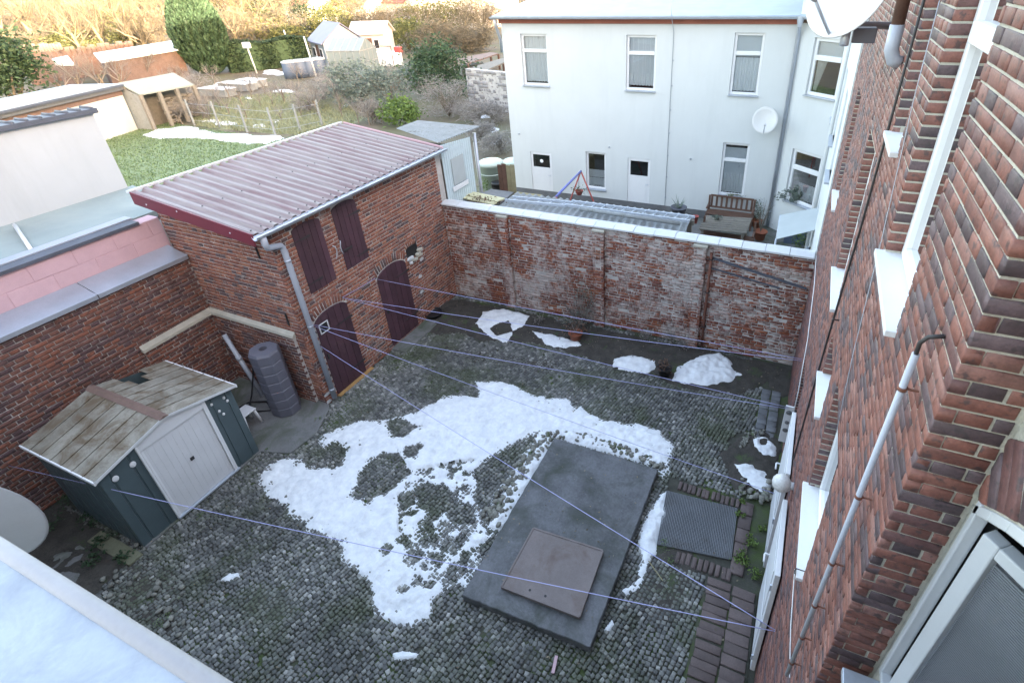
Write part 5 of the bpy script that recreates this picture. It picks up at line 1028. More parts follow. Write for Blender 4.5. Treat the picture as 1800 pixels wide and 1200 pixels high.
# ================================================================== NEIGHBOUR YARD behind the wall
lt = empty('lean_to', (-5, 11.4, 0), 'low lean-to with grey corrugated roof behind the back wall', 'lean-to')
auto_smooth(corrugated((-7.0, 10.42, 2.42), (-2.15, 10.42, 2.42), (-2.3, 12.25, 2.28), (-7.25, 12.25, 2.28), 26, .028).build('roof', 'asb', lt), 60)
MB().prism([(-8.05, 10.40, 2.43), (-7.0, 10.40, 2.43), (-7.3, 12.2, 2.31), (-8.05, 12.2, 2.31)], (0, 0, -.03)).build('felt_roof', 'kerb', lt)
for x in (-7.9, -5, -2.3): MB().box((x-.05, 12.0, 0), (x+.05, 12.1, 2.22)).build('post', 'grey_wood', lt)
MB().box((-8.05, 12.02, 2.12), (-2.2, 12.1, 2.235)).build('beam', 'grey_wood', lt)
def ladder(p, q, wv, nr, label, mat='zinc_l'):
    e = empty('ladder', p, label, 'ladder', 'ladders on the lean-to roof'); p, q, wv = np.array(p), np.array(q), np.array(wv)
    for s in (0, 1): 
        d = q-p; MB().obox((p+q)/2+wv*s, (d/np.linalg.norm(d), wv/np.linalg.norm(wv), np.cross(d/np.linalg.norm(d), wv/np.linalg.norm(wv))), (np.linalg.norm(d)/2, .018, .035)).build('rail', mat, e, bevel=.004)
    for i in range(nr): t = (i+.5)/nr; c = p+(q-p)*t; MB().tube([c, c+wv], .014, 8).build('rung', mat, e, smooth=True)
ladder(gz(993, 360, 2.48), gz(1212, 389, 2.48), (.06, .30, -.01), 12, 'long aluminium ladder lying on the corrugated lean-to roof'); ladder(gz(888, 352, 2.48), gz(995, 362, 2.48), (.06, .28, -.01), 5, 'short ladder end beside the yellow boards on the lean-to')
tag(MB().tube([gz(1020, 367, 2.50), gz(1195, 393, 2.50)], .05, 12).build('grey_tube', 'asb', smooth=True), 'thick grey tube lying beside the long ladder', 'tube')
for i, (dy, dz) in enumerate(((0, 0), (.17, .02), (.34, .0))):
    a, b = np.array(gz(817, 338, 2.48)), np.array(gz(885, 352, 2.48)); d = (b-a)/np.linalg.norm(b-a); n_ = np.array([-d[1], d[0], 0]); tag(MB().obox((a+b)/2+n_*(dy-.3)+Z3*dz, (d, n_, Z3), (.62, .08, .015)).build('board', M_('yellowed_board%d' % i, (.50, .47, .30), .8, .15, 5, 50, .15), bevel=.004), 'yellowed board lying on the lean-to beside the pale blue shed', 'board', 'yellowed boards on the lean-to')
rb = np.random.default_rng(8); e = empty('brush_heap', gz(862, 352, 2.45), 'dark heap of twigs and leaves on the felt roof', 'heap'); link('twig_mass', np_mesh('twig_mass', *leaf_quads(np.array(gz(850, 352, 2.48))+rb.normal(0, 1, (220, 3))*[.25, .12, .04], .07, rb), MT['dead']), e, 'stuff')
gs = empty('blue_shed', (-9, 11.2, 0), 'pale blue sheet-clad shed with grey roof behind the outbuilding', 'shed')
auto_smooth(corrugated((-8.10, 10.32, 0), (-8.10, 11.55, 0), (-8.10, 11.6, 3.93), (-8.10, 10.32, 4.05), 14, .012).build('side_wall', 'paleblue', gs), 60)
MB().box((-11, 10.34, 0), (-8.13, 11.55, 3.7)).build('body', 'grey_wood', gs)
MB().prism([(-8.085, 10.62, 2.95), (-8.085, 11.15, 2.95), (-8.085, 11.15, 3.62), (-8.085, 10.62, 3.62)], (.02, 0, 0)).build('hatch', 'cloth', gs, bevel=.004); MB().prism([(-8.083, 10.55, 2.80), (-8.083, 11.22, 2.80), (-8.083, 11.22, 2.92), (-8.083, 10.55, 2.92)], (.025, 0, 0)).build('hatch_sill', 'pvc', gs, bevel=.004)
q = [gz(770, 251, 4.07), gz(845, 222, 3.98), gz(735, 212, 4.02), gz(697, 226, 4.1)]; q = [np.array(p) for p in q]
auto_smooth(corrugated(q[0], q[1], q[2]+[0, 0, .0], q[3], 18, .018).build('roof', 'asb', gs), 60); MB().tube([gz(833, 234, 3.85), np.array(gz(833, 234, 3.85))*[1, 1, 0]], .05, 8).build('post', 'zinc', gs, smooth=True)
# fence, tubs and plants between the sheds
for i, (x, y) in enumerate(((792, 345), (800, 340), (808, 336))): pass
e = empty('board_gate', gz(838, 330, .0), 'orange brown board gate beside the pale blue shed', 'gate'); b0 = np.array(gx(838, 320, -7.6)); 
for i in range(4): MB().box((-8.0+.14*i, 12.6, .3), (-7.87+.14*i, 12.63, 2.9+.04*(i % 2))).build('board', 'plank' if i > 1 else 'wood', e, bevel=.004)
def tub(c, r, h, label, mat='green_t'):
    e = empty('rain_barrel', c, label, 'barrel'); MB().lathe(c, [(.001, 0), (r*.85, 0), (r, h*.9), (r*1.05, h*.9), (r*1.05, h), (r*.9, h*1.04), (.001, h*1.06)], 18).build('body', mat, e, smooth=True); MB().lathe(np.array(c)+[0, 0, h*.6], [(r*.98, 0), (r*1.02, .02), (r*.985, .04)], 18).build('hoop', mat, e, smooth=True)
tub(gz(868, 332, 0.9), .42, 1.0, 'large pale green rain barrel beside the white building corner'); tub(gz(905, 315, .2), .40, .8, 'pale green rain barrel behind the larger one'); tub(gz(877, 342, .9), .22, .45, 'dark green bin in front of the pale barrels', 'black')
MB_ = MB().box((-9.4, 14.6, 0), (-8.2, 15.6, .9)); tag(MB_.build('compost_box', 'plank', bevel=.01), 'brown compost box under the pale barrels', 'box')
small_plant('garden_bush', gz(853, 338, .9), (.22, .3, .5), 320, .06, 'lime_leaf', 'bright green bush beside the board gate', 'bush')
# swing frame
sw2 = empty('swing_frame', gz(1000, 352, 0), 'childrens swing frame with blue top bar and red legs', 'swing'); t0, t1 = np.array(gy(976, 345, 13.9)), np.array(gy(1022, 300, 15.5)); t1[2] = t0[2] = 2.15
t0 = np.array(gz(977, 346, 2.1)); t1 = np.array(gz(1021, 301, 2.1)); MB().tube([t0, t1], .035, 10).build('top_bar', 'bluem', sw2, smooth=True)
for t in (t0, t1):
    for s in (-1, 1): MB().tube([t, t+np.array([s*.75, s*.25, -2.08])], .025, 8).build('leg', 'redm', sw2, smooth=True)
hb = empty('hanging_basket', t1*.7+t0*.3, 'hanging flower basket with red pot under the swing bar', 'basket'); c = t1*.9+t0*.1-Z3*.62
MB().lathe(c, [(.001, -.1), (.08, -.08), (.13, .05), (.14, .06)], 14).build('pot', 'redm', hb, smooth=True); link('foliage', np_mesh('foliage', *leaf_quads(c+rb.normal(0, 1, (120, 3))*[.12, .12, .05]+[0, 0, .08], .06, rb), MT['leaf']), hb); MB().tube([c+Z3*.06, c+Z3*.6], .006, 5).build('chain', 'iron', hb)
# bench, table, pots, awning
def bench(cx_, cy_, w_, label, back=True, flip=1):
    e = empty('garden_bench', (cx_, cy_, 0), label, 'bench')
    for i in range(4): MB().box((cx_-w_/2, cy_-.22+i*.12, .42), (cx_+w_/2, cy_-.12+i*.12, .45)).build('seat_slat', 'wood', e, bevel=.004)
    for s in (-1, 1):
        for y in (-.2, .2): MB().box((cx_+s*(w_/2-.04)-.03, cy_+y-.03, 0), (cx_+s*(w_/2-.04)+.03, cy_+y+.03, .42 if y < 0 else .95)).build('leg', 'wood', e, bevel=.004)
        MB().box((cx_+s*(w_/2-.04)-.03, cy_-.24, .62), (cx_+s*(w_/2-.04)+.03, cy_+.17, .66)).build('armrest', 'wood', e, bevel=.004)
    if back:
        for z in (.52, .92): MB().box((cx_-w_/2+.07, cy_+.185, z), (cx_+w_/2-.07, cy_+.215, z+.06)).build('back_rail', 'wood', e, bevel=.004)
        for x in np.linspace(cx_-w_/2+.12, cx_+w_/2-.12, 9): MB().box((x-.035, cy_+.19, .581), (x+.035, cy_+.21, .919)).build('back_slat', 'wood', e, bevel=.003)
bc = gz(1282, 390, .0); bench(gy(1283, 372, 17.1)[0], 17.1, 1.55, 'dark wooden bench with slatted back against the white wall')
bench(gz(1275, 415, .45)[0]+.05, gz(1275, 415, .45)[1], 1.6, 'backless side of a wooden bench in front of the patio table', False)
tq = [np.array(gz(x, y, .74)) for x, y in ((1240, 378), (1322, 383), (1312, 410), (1228, 402))]; tt = empty('patio_table', tq[0]*[1, 1, 0], 'grey weathered wooden patio table in front of the bench', 'table')
for i in range(7):
    a, b = i/7+.01, (i+1)/7-.01; L_ = lambda t, u: (tq[0]*(1-t)+tq[1]*t)*(1-u)+(tq[3]*(1-t)+tq[2]*t)*u
    MB().prism([L_(0, a), L_(1, a), L_(1, b), L_(0, b)], (0, 0, -.03)).build('top_board', 'grey_wood', tt, bevel=.004)
for p in tq: c = p*.85+sum(tq)/4*.15; MB().box((c[0]-.035, c[1]-.035, 0), (c[0]+.035, c[1]+.035, .71)).build('leg', 'grey_wood', tt, bevel=.004)
small_plant('table_plant', tuple(tq[0]*.7+tq[2]*.3+[0, 0, .0]), (.18, .1, .1), 160, .06, 'sage', 'pale potted plant on the patio table'); e = pot(gz(1222, 392, .4), .06, .09, .25, 'redm', 'small red pot beside the patio table')
e = pot(gz(1192, 382, .9), .16, .24, .35, 'tank', 'grey pot with spiky plant at the lean-to corner'); tc = np.array(e.location)+[0, 0, .3]; m = MB()
for i in range(26): a = rb.uniform(0, 6.3); l = rb.uniform(.25, .5); m.poly([tc+[math.cos(a+1.57)*.02, math.sin(a+1.57)*.02, 0], tc+[-math.cos(a+1.57)*.02, -math.sin(a+1.57)*.02, 0], tc+[math.cos(a)*l*.8, math.sin(a)*l*.8, l*rb.uniform(.4, 1)]])
m.build('leaves', 'sage', e)
e = pot(gz(1335, 420, .05), .14, .2, .28, 'terracotta', 'terracotta pot with thin shrub beside the patio table'); tc = np.array(e.location)+[0, 0, .25]; twigs(MB(), tc, 18, 1.1, .4, rb, .008).build('stems', 'bark', e); link('foliage', np_mesh('foliage', *leaf_quads(clump_pts(tc+[0, 0, .5], (.25, .25, .4), 160, 12, rb), .05, rb), MT['sage']), e)
e = pot(gz(1330, 398, .02), .12, .17, .24, 'terracotta', 'pot with conifer sprig at the downpipe foot'); tc = np.array(e.location)+[0, 0, .2]; link('foliage', np_mesh('foliage', *leaf_quads(clump_pts(tc+[0, 0, .4], (.18, .18, .45), 200, 14, rb), .06, rb), MT['cypress']), e)
small_plant('window_box_plant', tuple(bayA+bu*.75+bn*.12+Z3*(BWN[1][2]+.05)), (.42, .14, .22), 320, .08, 'sage', 'pale leafy plants on the bay window sill')
small_plant('window_box_plant', ((WL[4][0]+WL[4][1])/2, WY-.06, WL[4][2]+.02), (.36, .06, .08), 150, .05, 'goldleaf', 'yellow flowers on the ground floor window sill beside the dish')
aw = empty('awning', gz(1400, 395, 2.2), 'grey cloth awning panel stretched beside the neighbour facade', 'awning'); q = [np.array(gz(x, y, z)) for x, y, z in ((1372, 378, 2.0), (1441, 364, 2.25), (1436, 403, 2.2), (1364, 420, 1.95))]
MB().prism(q, (0, 0, -.02)).build('cloth', 'cloth', aw, bevel=.004)
for p in (q[0], q[3]): MB().tube([p, p*[1, 1, 0]], .02, 8).build('pole', 'zinc', aw, smooth=True)
small_plant('patio_plant', gz(1405, 432, .1), (.25, .25, .3), 220, .07, 'lime_leaf', 'green plant under the awning'); tag(MB().box(tuple(np.array(gz(1395, 425, .0))-[.3, .2, 0]), tuple(np.array(gz(1395, 425, .0))+[.3, .2, .7])).build('storage_box', 'barrel', bevel=.02), 'dark blue box under the awning', 'box')
pav = [(-8, BY+.3), (FX, BY+.3), (FX, WY), (-10.3, WY), (-10.3, 12.5), (-8, 12.5)]; tag(MB().prism([(x, y, -.05) for x, y in pav], (0, 0, .055)).build('neighbour_patio', 'concrete'), 'paved yard of the white building', kind='structure')

# ================================================================== GARDENS
def patch(name, px, mat, label, z=.0, res=.3, h=.04, nz=.3, seed=0, kind='structure', edge=.3, holes=(), cat=None, group=None):
    o = link(name, hf_sheet(name, PX(px), [PX(q) for q in holes], res, z, h, edge, nz, seed, mat, .8)); tag(o, label, cat, group, kind); return o
lawn_px = [(120, 222), (262, 208), (345, 224), (430, 236), (500, 245), (620, 214), (700, 300), (600, 420), (150, 420)]
patch('lawn', lawn_px, 'lawn', 'green lawn behind the outbuilding', -.025, .4, .03, .4, 1)
patch('meadow', [(330, 200), (360, 180), (480, 165), (600, 165), (640, 210), (520, 238), (430, 232), (345, 222)], 'meadow', 'pale rough grass plot behind the post fence', -.025, .4, .05, .5, 2)
SNW = 'snow on the gardens'
patch('snow_patch', [(250, 238), (275, 228), (330, 222), (375, 233), (430, 235), (508, 241), (470, 255), (420, 252), (370, 246), (320, 243), (280, 245)], 'snow', 'long snow patch across the lawn', .0, .15, .05, .35, 3, None, .2, (), 'snow', SNW)
for i, (x, y, a, b) in enumerate(((400, 218, 28, 5), (372, 213, 18, 4), (455, 222, 20, 4), (490, 214, 12, 3), (440, 173, 12, 4), (520, 188, 14, 3), (560, 170, 16, 3), (480, 128, 22, 5), (610, 186, 9, 3), (865, 228, 12, 4), (855, 205, 9, 3), (870, 250, 10, 4), (390, 150, 22, 5), (500, 160, 26, 3))):
    pg_ = [(x+a*math.cos(t)*rs.uniform(.6, 1.1), y+b*math.sin(t)*rs.uniform(.6, 1.1)) for t in np.linspace(0, 6.28, 12)[:-1]]; d_ = np.linalg.norm(gz(x, y)); patch('snow_patch', pg_, 'snow', 'thin snow remnant among the garden beds', .02, d_*.006, .05, d_*.006, 20+i, None, .2, (), 'snow', SNW)
# grass blades on the lawn
rg_ = np.random.default_rng(15); A = np.array(PX(lawn_px)); pts = rg_.uniform(A.min(0), A.max(0), (60000, 2)); pts = pts[in_poly(pts, PX(lawn_px))][:26000]; n = len(pts); b0 = np.c_[pts, np.full(n, .0)]; an = rg_.uniform(0, 6.3, n); wv = np.c_[np.cos(an), np.sin(an), np.zeros(n)]*.025; tp = b0+np.c_[rg_.normal(0, .04, (n, 2)), rg_.uniform(.05, .11, n)]
tag(link('grass', np_mesh('grass', np.stack([b0-wv, b0+wv, tp], 1).reshape(-1, 3), np.arange(3*n).reshape(-1, 3), MT['grass'])), 'short grass growing on the lawn', kind='stuff')
A = np.array(PX([(330, 200), (360, 180), (480, 165), (600, 165), (640, 210), (520, 238), (430, 232), (345, 222)])); pts = rg_.uniform(A.min(0), A.max(0), (30000, 2)); pts = pts[in_poly(pts, [tuple(p) for p in A])][:12000]; n = len(pts); b0 = np.c_[pts, np.zeros(n)]; an = rg_.uniform(0, 6.3, n); wv = np.c_[np.cos(an), np.sin(an), np.zeros(n)]*.03; tp = b0+np.c_[rg_.normal(0, .1, (n, 2)), rg_.uniform(.08, .28, n)]
tag(link('dry_grass', np_mesh('dry_grass', np.stack([b0-wv, b0+wv, tp], 1).reshape(-1, 3), np.arange(3*n).reshape(-1, 3), leaf_mat('dry_blades', (.26, .27, .16), .3))), 'pale dry grass on the fenced plot', kind='stuff')
# post fence
fe = empty('post_fence', gz(435, 232), 'wire fence with pale concrete posts across the gardens', 'fence'); fp = [gz(x, y) for x, y in ((343, 220), (387, 224), (435, 232), (483, 237), (528, 231), (567, 222))]
for i, p in enumerate(fp): MB().obox(p+[rs.normal(0, .03), 0, .75], (X3, Y3, Z3+X3*rs.normal(0, .05)), (.045, .045, .78)).build('post', 'asb', fe, bevel=.01)
for a, b in zip(fp, fp[1:]):
    for z in (.3, .8, 1.3): MB().tube([a+Z3*z, b+Z3*z], .008, 4).build('wire', 'zinc', fe)
for x, y, h, lb in ((415, 127, 2.4, 'leaning grey post before the hedge'), (518, 112, 3.3, 'white leaning post before the hedge'), (452, 130, 2.8, 'birdhouse post between the hedge and the barrels'), (556, 135, 3.4, 'thin pale pole beside the barrels'), (710, 122, 2.0, 'white post with red box beside the greenhouse')):
    e = empty('garden_post', gz(x, y), lb, 'post'); p = gz(x, y); MB().tube([p, p+np.array([-.25, 0, h])], .07, 8).build('post', 'coping', e, smooth=True)
    if 'birdhouse' in lb or 'red' in lb: MB().box(tuple(p+np.array([-.6, -.2, h-.5])), tuple(p+np.array([.1, .2, h]))).build('box', 'redm' if 'red' in lb else 'coping', e, bevel=.02)
# long white garden wall with tarred roof edge, open wood store
A, B_ = np.array(gz(-40, 206, 2.6)), np.array(gz(208, 150, 2.6)); d = (B_-A)/np.linalg.norm(B_-A); nn = np.array([d[1], -d[0], 0]); nn = nn if nn @ (CAM-A) > 0 else -nn
ws = empty('white_shed', A*[1, 1, 0], 'long low white shed wall with dark roof edge at the far left', 'shed'); L = np.linalg.norm(B_-A)
MB().obox((A+B_)/2*[1, 1, 0]+[0, 0, 1.0]-nn*1.5, (d, nn, Z3), (L/2, 1.5, 1.05)).build('wall', 'plaster2', ws); MB().obox((A+B_)/2*[1, 1, 0]+[0, 0, 2.2]-nn*1.47, (d, nn, Z3), (L/2, 1.5, .15)).build('band', 'ridge', ws); MB().obox((A+B_)/2*[1, 1, 0]+[0, 0, 2.43]-nn*1.4, (d, nn, Z3), (L/2+.1, 1.58, .10)).build('fascia', 'kerb', ws); MB().obox((A+B_)/2*[1, 1, 0]+[0, 0, 2.58]-nn*1.4, (d, nn, Z3), (L/2+.1, 1.65, .05)).build('roof_edge', 'lead', ws); MB().obox((A+B_)/2*[1, 1, 0]+[0, 0, 2.66]-nn*1.5, (d, nn, Z3), (L/2+.1, 1.6, .02)).build('roof', 'slate', ws)
wd = empty('wood_store', gz(300, 190), 'open wooden store with pale sloping roof beside the lawn', 'wood store'); q = [np.array(gz(x, y, z)) for x, y, z in ((245, 166, 2.1), (341, 149, 2.1), (305, 128, 2.7), (207, 146, 2.7))]
MB().prism(q, (0, 0, -.08)).build('roof', M_('pale_green_roof', (.25, .275, .245), .9, .1, 1, 20, .1), wd)
for a, b in ((0, 0.), (0, .33), (0, .66), (0, 1.)): p = q[0]*(1-b)+q[1]*b; p = p*.97+(q[2]+q[3])/2*.03; MB().box((p[0]-.09, p[1]-.09, 0), (p[0]+.09, p[1]+.09, 2.05)).build('post', 'grey_wood', wd)
a, b = q[3]*.75+q[0]*.25, q[2]*.75+q[1]*.25; MB().prism([a*[1, 1, 0], b*[1, 1, 0], b*[1, 1, 0]+[0, 0, 2.45], a*[1, 1, 0]+[0, 0, 2.45]], (0, .1, 0)).build('back_wall', 'grey_wood', wd); MB().prism([q[0]*[1, 1, 0], q[3]*[1, 1, 0], q[3]*[1, 1, 0]+[0, 0, 2.5], q[0]*[1, 1, 0]+[0, 0, 2.0]], (-.06, 0, 0)).build('side_wall', 'asb', wd)
lm = None
for i in range(60):
    t = rs.uniform(.4, .95); p = q[0]*(1-t)+q[1]*t; p = p*.7+(q[2]*t+q[3]*(1-t))*.3
    if lm is None: lm = MB().tube([(0, -.2, 0), (0, .2, 0)], .09, 8).mesh('log', MT['grey_wood'])
    o = link('log', lm, wd); o.location = (p[0], p[1], .1+rs.uniform(0, 1.4)); o.rotation_euler = (0, 0, rs.normal(0, .2))
q0 = gz(180, 221); q1 = gz(262, 212); tag(MB().prism([q0, q1, q1+Z3*.8, q0+Z3*.8], (-.3, .3, 0)).build('low_wall', 'concrete', bevel=.02), 'low grey concrete wall at the lawn corner', 'wall')
# greenhouse, garden house, barrels, tables
gh = empty('greenhouse', gz(620, 130), 'small milky greenhouse with white frame', 'greenhouse'); g0 = np.array(gz(583, 131)); g1 = np.array(gz(640, 131)); g2 = np.array(gz(668, 122)); ue = (g1-g0); ve = (g2-g1); hw, hr = 2.0, 3.0
c00, c10, c11, c01 = g0, g1, g1+ve, g0+ve; mid0, mid1 = None, None
gm1, gm2 = (c10+c11)/2+Z3*hr, (c00+c01)/2+Z3*hr; Zh = Z3*hw
for q in ([c00, c10, c10+Zh, c00+Zh], [c10, c11, c11+Zh, gm1, c10+Zh], [c01, c11, c11+Zh, c01+Zh], [c00, c01, c01+Zh, gm2, c00+Zh], [c00+Zh, c10+Zh, gm1, gm2], [c01+Zh, c11+Zh, gm1, gm2]): MB().poly(q).build('sheet', 'ghglass', gh)
for i in range(6): t = i/5; MB().tube([c00+(c10-c00)*t-[0, 0, 0], c00+(c10-c00)*t+Zh, gm2+(gm1-gm2)*t], .035, 5).build('frame_bar', 'asb', gh)
for t in (0, .25, .5, .75, 1): p = c10+(c11-c10)*t; MB().tube([p, p+Z3*(hw+(hr-hw)*(1-abs(2*t-1)))], .035, 5).build('frame_bar', 'asb', gh)
MB().tube([c00+Zh, c10+Zh, c11+Zh], .06, 5).build('frame_rail', 'asb', gh); MB().tube([c00+Zh*.5, c10+Zh*.5, c11+Zh*.5], .04, 5).build('frame_rail', 'asb', gh)
def hut(c, sx, sy, h, hr, rot, wall, roof, label, name='garden_house', win=True):
    c = np.array(c, float); u = np.array([math.cos(rot), math.sin(rot), 0]); v = np.array([-math.sin(rot), math.cos(rot), 0]); e = empty(name, c, label, 'hut' if 'hut' in name else 'house')
    MB().obox(c+Z3*h/2, (u, v, Z3), (sx/2, sy/2, h/2)).build('wall', wall, e)
    for s in (-1, 1): a = c+v*s*(sy/2+.25)+Z3*(h-.15); MB().prism([a-u*(sx/2+.3), a+u*(sx/2+.3), c+u*(sx/2+.3)+Z3*hr, c-u*(sx/2+.3)+Z3*hr], (0, 0, .12)).build('roof', roof, e)
    for s in (-1, 1): MB().prism([c+u*s*sx/2-v*sy/2+Z3*h, c+u*s*sx/2+v*sy/2+Z3*h, c+u*s*sx/2+Z3*(hr-.05)], -u*s*.1).build('gable', wall, e)
    if win:
        for t in (-.25, .25):
            f = MB().obox(c-v*(sy/2+.02)+u*sx*t+Z3*h*.55, (u, v, Z3), (.5*min(1, sx/6), .03, .6*min(1, h/3))).build('window', 'pvc', e); MB().obox(c-v*(sy/2+.06)+u*sx*t+Z3*h*.55, (u, v, Z3), (.4*min(1, sx/6), .01, .5*min(1, h/3))).build('pane', 'dark', f)
        MB().obox(c-v*(sy/2+.03)+Z3*1., (u, v, Z3), (.42, .03, 1.)).build('door', 'wood', e)
    return e
hut(gz(600, 112), 5.0, 4.0, 2.3, 3.9, -.5, 'zinc', M_('lavender_roof', (.17, .175, .24), .6, .1, 1, 20, .1), 'garden hut with lavender sheet roof behind the greenhouse', 'garden_hut')
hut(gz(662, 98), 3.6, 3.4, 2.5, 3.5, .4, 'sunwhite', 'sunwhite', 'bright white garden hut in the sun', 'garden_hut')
for i, (x, y) in enumerate(((515, 138), (532, 136), (549, 134), (565, 132))): 
    p = gz(x, y); e = empty('plastic_tank', p, 'dark blue tank, %s of the four before the greenhouse' % ('leftmost', 'second from left', 'third from left', 'rightmost')[i], 'tank', 'row of blue tanks'); MB().lathe(p, [(.001, 0), (.62, 0), (.66, .5), (.62, 1.35), (.5, 1.45), (.001, 1.48)], 14).build('body', 'barrel', e, smooth=True); MB().lathe(p+Z3*1.36, [(.66, 0), (.66, .08), (.4, .16), (.001, .17)], 14).build('lid', 'coping', e, smooth=True)
e = empty('water_frame', gz(683, 112), 'white covered frame beside the greenhouse', 'frame'); p = gz(683, 115); MB().box(tuple(p-[1.3, .8, 0]), tuple(p+[1.3, .8, 1.3])).build('cover', 'curtain', e, bevel=.1); MB().tube([p+[-1.6, -.9, 0], p+[-1.6, -.9, 1.9], p+[1.5, -.9, 1.9], p+[1.5, -.9, 0]], .05, 6).build('rail', 'iron', e)
for i, (pts, lb, mt) in enumerate(((((800, 104), (862, 92), (876, 94), (822, 112)), 'brown low shelter roof before the white building, left one', 'ridge'), (((830, 118), (884, 102), (890, 108), (845, 128)), 'grey low shelter roof beside the white building corner', 'grey_wood'))):
    e = empty('low_shelter', gz(840, 115), lb, 'shelter', 'low shelters by the white building'); q = [np.array(gz(x, y, 1.4)) for x, y in pts]; MB().prism(q, (0, 0, -.1)).build('roof', mt, e)
    for p in q: MB().box((p[0]-.08, p[1]-.08, 0), (p[0]+.08, p[1]+.08, 1.32)).build('post', 'wood', e)
    c = sum(q)/4; MB().box((c[0]-1.5, c[1]-.8, 0), (c[0]+1.5, c[1]+.8, .8)).build('woodpile', 'grey_wood', e, bevel=.1)
A, B_ = np.array(gz(826, 188)), np.array(gz(905, 200)); fw_ = empty('rubble_wall', A, 'pale rubble garden wall beside the white building', 'wall'); d = B_-A; L = np.linalg.norm(d); d /= L; nn = np.array([d[1], -d[0], 0]); nn = nn if nn @ (CAM-A) > 0 else -nn
cr_ = MB().obox((A+B_)/2+Z3*1.2-nn*.2, (d, nn, Z3), (L/2, .19, 1.2)).build('core', 'mortar', fw_); lay_bricks([(course_layout(L, 2.4, .42, .22, .02, seed=3, bond='mix'), A, d, nn, Z3)], cr_, 'stonewall', cap=120, ch=.02, jit=.012, name='stone', restname='stones')
for i, (x, y, w_) in enumerate(((385, 168, 3.0), (420, 158, 3.4), (445, 152, 2.4))):
    p = gz(x, y); e = empty('cold_frame', p, 'white cold frame bed, %s of three' % ('left', 'middle', 'right')[i], 'cold frame', 'cold frames'); MB().box(tuple(p-[w_/2, .5, 0]), tuple(p+[w_/2, .5, .55])).build('box', 'asb', e, bevel=.03); MB().box(tuple(p+[-w_/2, -.6, .551]), tuple(p+[w_/2, .6, .59])).build('lid', 'pvc', e)
# ---- trees and shrubs
def branches(m, p, d, L, r, depth, rnd_, mt=None, nseg=3, spread=.55):
    pts = [p]; rad = [r]
    for i in range(nseg): d = d+rnd_.normal(0, .13, 3)+[0, 0, .04]; d /= np.linalg.norm(d); p = p+d*L/nseg; pts.append(p); rad.append(r*(1-.45*(i+1)/nseg))
    m.tube(pts, rad, 5 if depth > 2 else 3, False)
    if depth <= 0: return
    for k in range(rnd_.integers(3, 5)):
        t = rnd_.uniform(.4, 1); q = pts[min(int(t*nseg)+0, nseg)]; a = rnd_.uniform(0, 6.3); s = rnd_.normal(0, 1, 3); s -= d*(s @ d); s /= np.linalg.norm(s); nd = d*math.cos(spread)+s*math.sin(spread); nd[2] += .1; nd /= np.linalg.norm(nd)
        branches(m, q, nd, L*rnd_.uniform(.55, .8), rad[-1]*rnd_.uniform(.55, .8), depth-1, rnd_, spread=spread)
def bare_tree_mesh(seed, h, twig_mat, bark, fine=True):
    r = np.random.default_rng(seed); tr = MB(); tr.tube([(0, 0, -.1), (r.normal(0, .1), r.normal(0, .1), h*.16), (r.normal(0, .15), r.normal(0, .15), h*.32)], [h*.020, h*.017, h*.014], 7, False); top = np.array(tr.v[-1]); top = np.array([0, 0, h*.30]); cm_ = MB()
    for k in range(6): a = k*1.05+r.uniform(0, .5); el = r.uniform(.5, 1.2); branches(cm_, top-[0, 0, r.uniform(0, h*.16)], np.array([math.cos(a)*math.cos(el), math.sin(a)*math.cos(el), math.sin(el)]), h*.30, h*.009, 4, r)
    return tr.mesh('trunk', MT[bark]), cm_.mesh('crown', MT[twig_mat])
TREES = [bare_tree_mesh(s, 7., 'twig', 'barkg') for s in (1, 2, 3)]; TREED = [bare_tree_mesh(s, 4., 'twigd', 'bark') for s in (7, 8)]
def put_tree(meshes, p, s, label, group, rot=None, name='bare_tree', cat='tree', sz=1.):
    e = empty(name, (0, 0, 0), label, cat, group); e.location = p; e.scale = (s, s, s*sz); e.rotation_euler = (0, 0, rs.uniform(0, 6.3) if rot is None else rot)
    for nm, me in zip(('trunk', 'crown'), meshes): o = bpy.data.objects.new(nm, me); col.objects.link(o); o.parent = e
GT = 'bare golden trees beyond the gardens'
def leafy(name, p, rad, n, size, mat, label, cat='bush', group=None, trunk=None, k=60, shell=.6, up=.3, cone=0., zc=None, gap=.2):
    r = np.random.default_rng(abs(hash(label)) % 9999 if False else len(bpy.data.objects)); p = np.array(p, float); c = p+[0, 0, zc if zc else rad[2]]; P = clump_pts((0, 0, 0), rad, n, k, r, shell, gap)
    if cone: f = np.clip(1-cone*(P[:, 2:3]/rad[2]), .05, 2); P[:, :2] *= f
    P += c; P = P[P[:, 2] > .02]; e = empty(name, p, label, cat, group); link('crown', np_mesh('crown', *leaf_quads(P, size*(2.6 if 'twig' in mat else 1), r, up, .10 if 'twig' in mat else 1.), MT[mat]), e)
    if trunk: twigs(MB(), p, trunk[0], trunk[1], trunk[2], r, trunk[3]).build('trunk', 'bark', e)
    return e
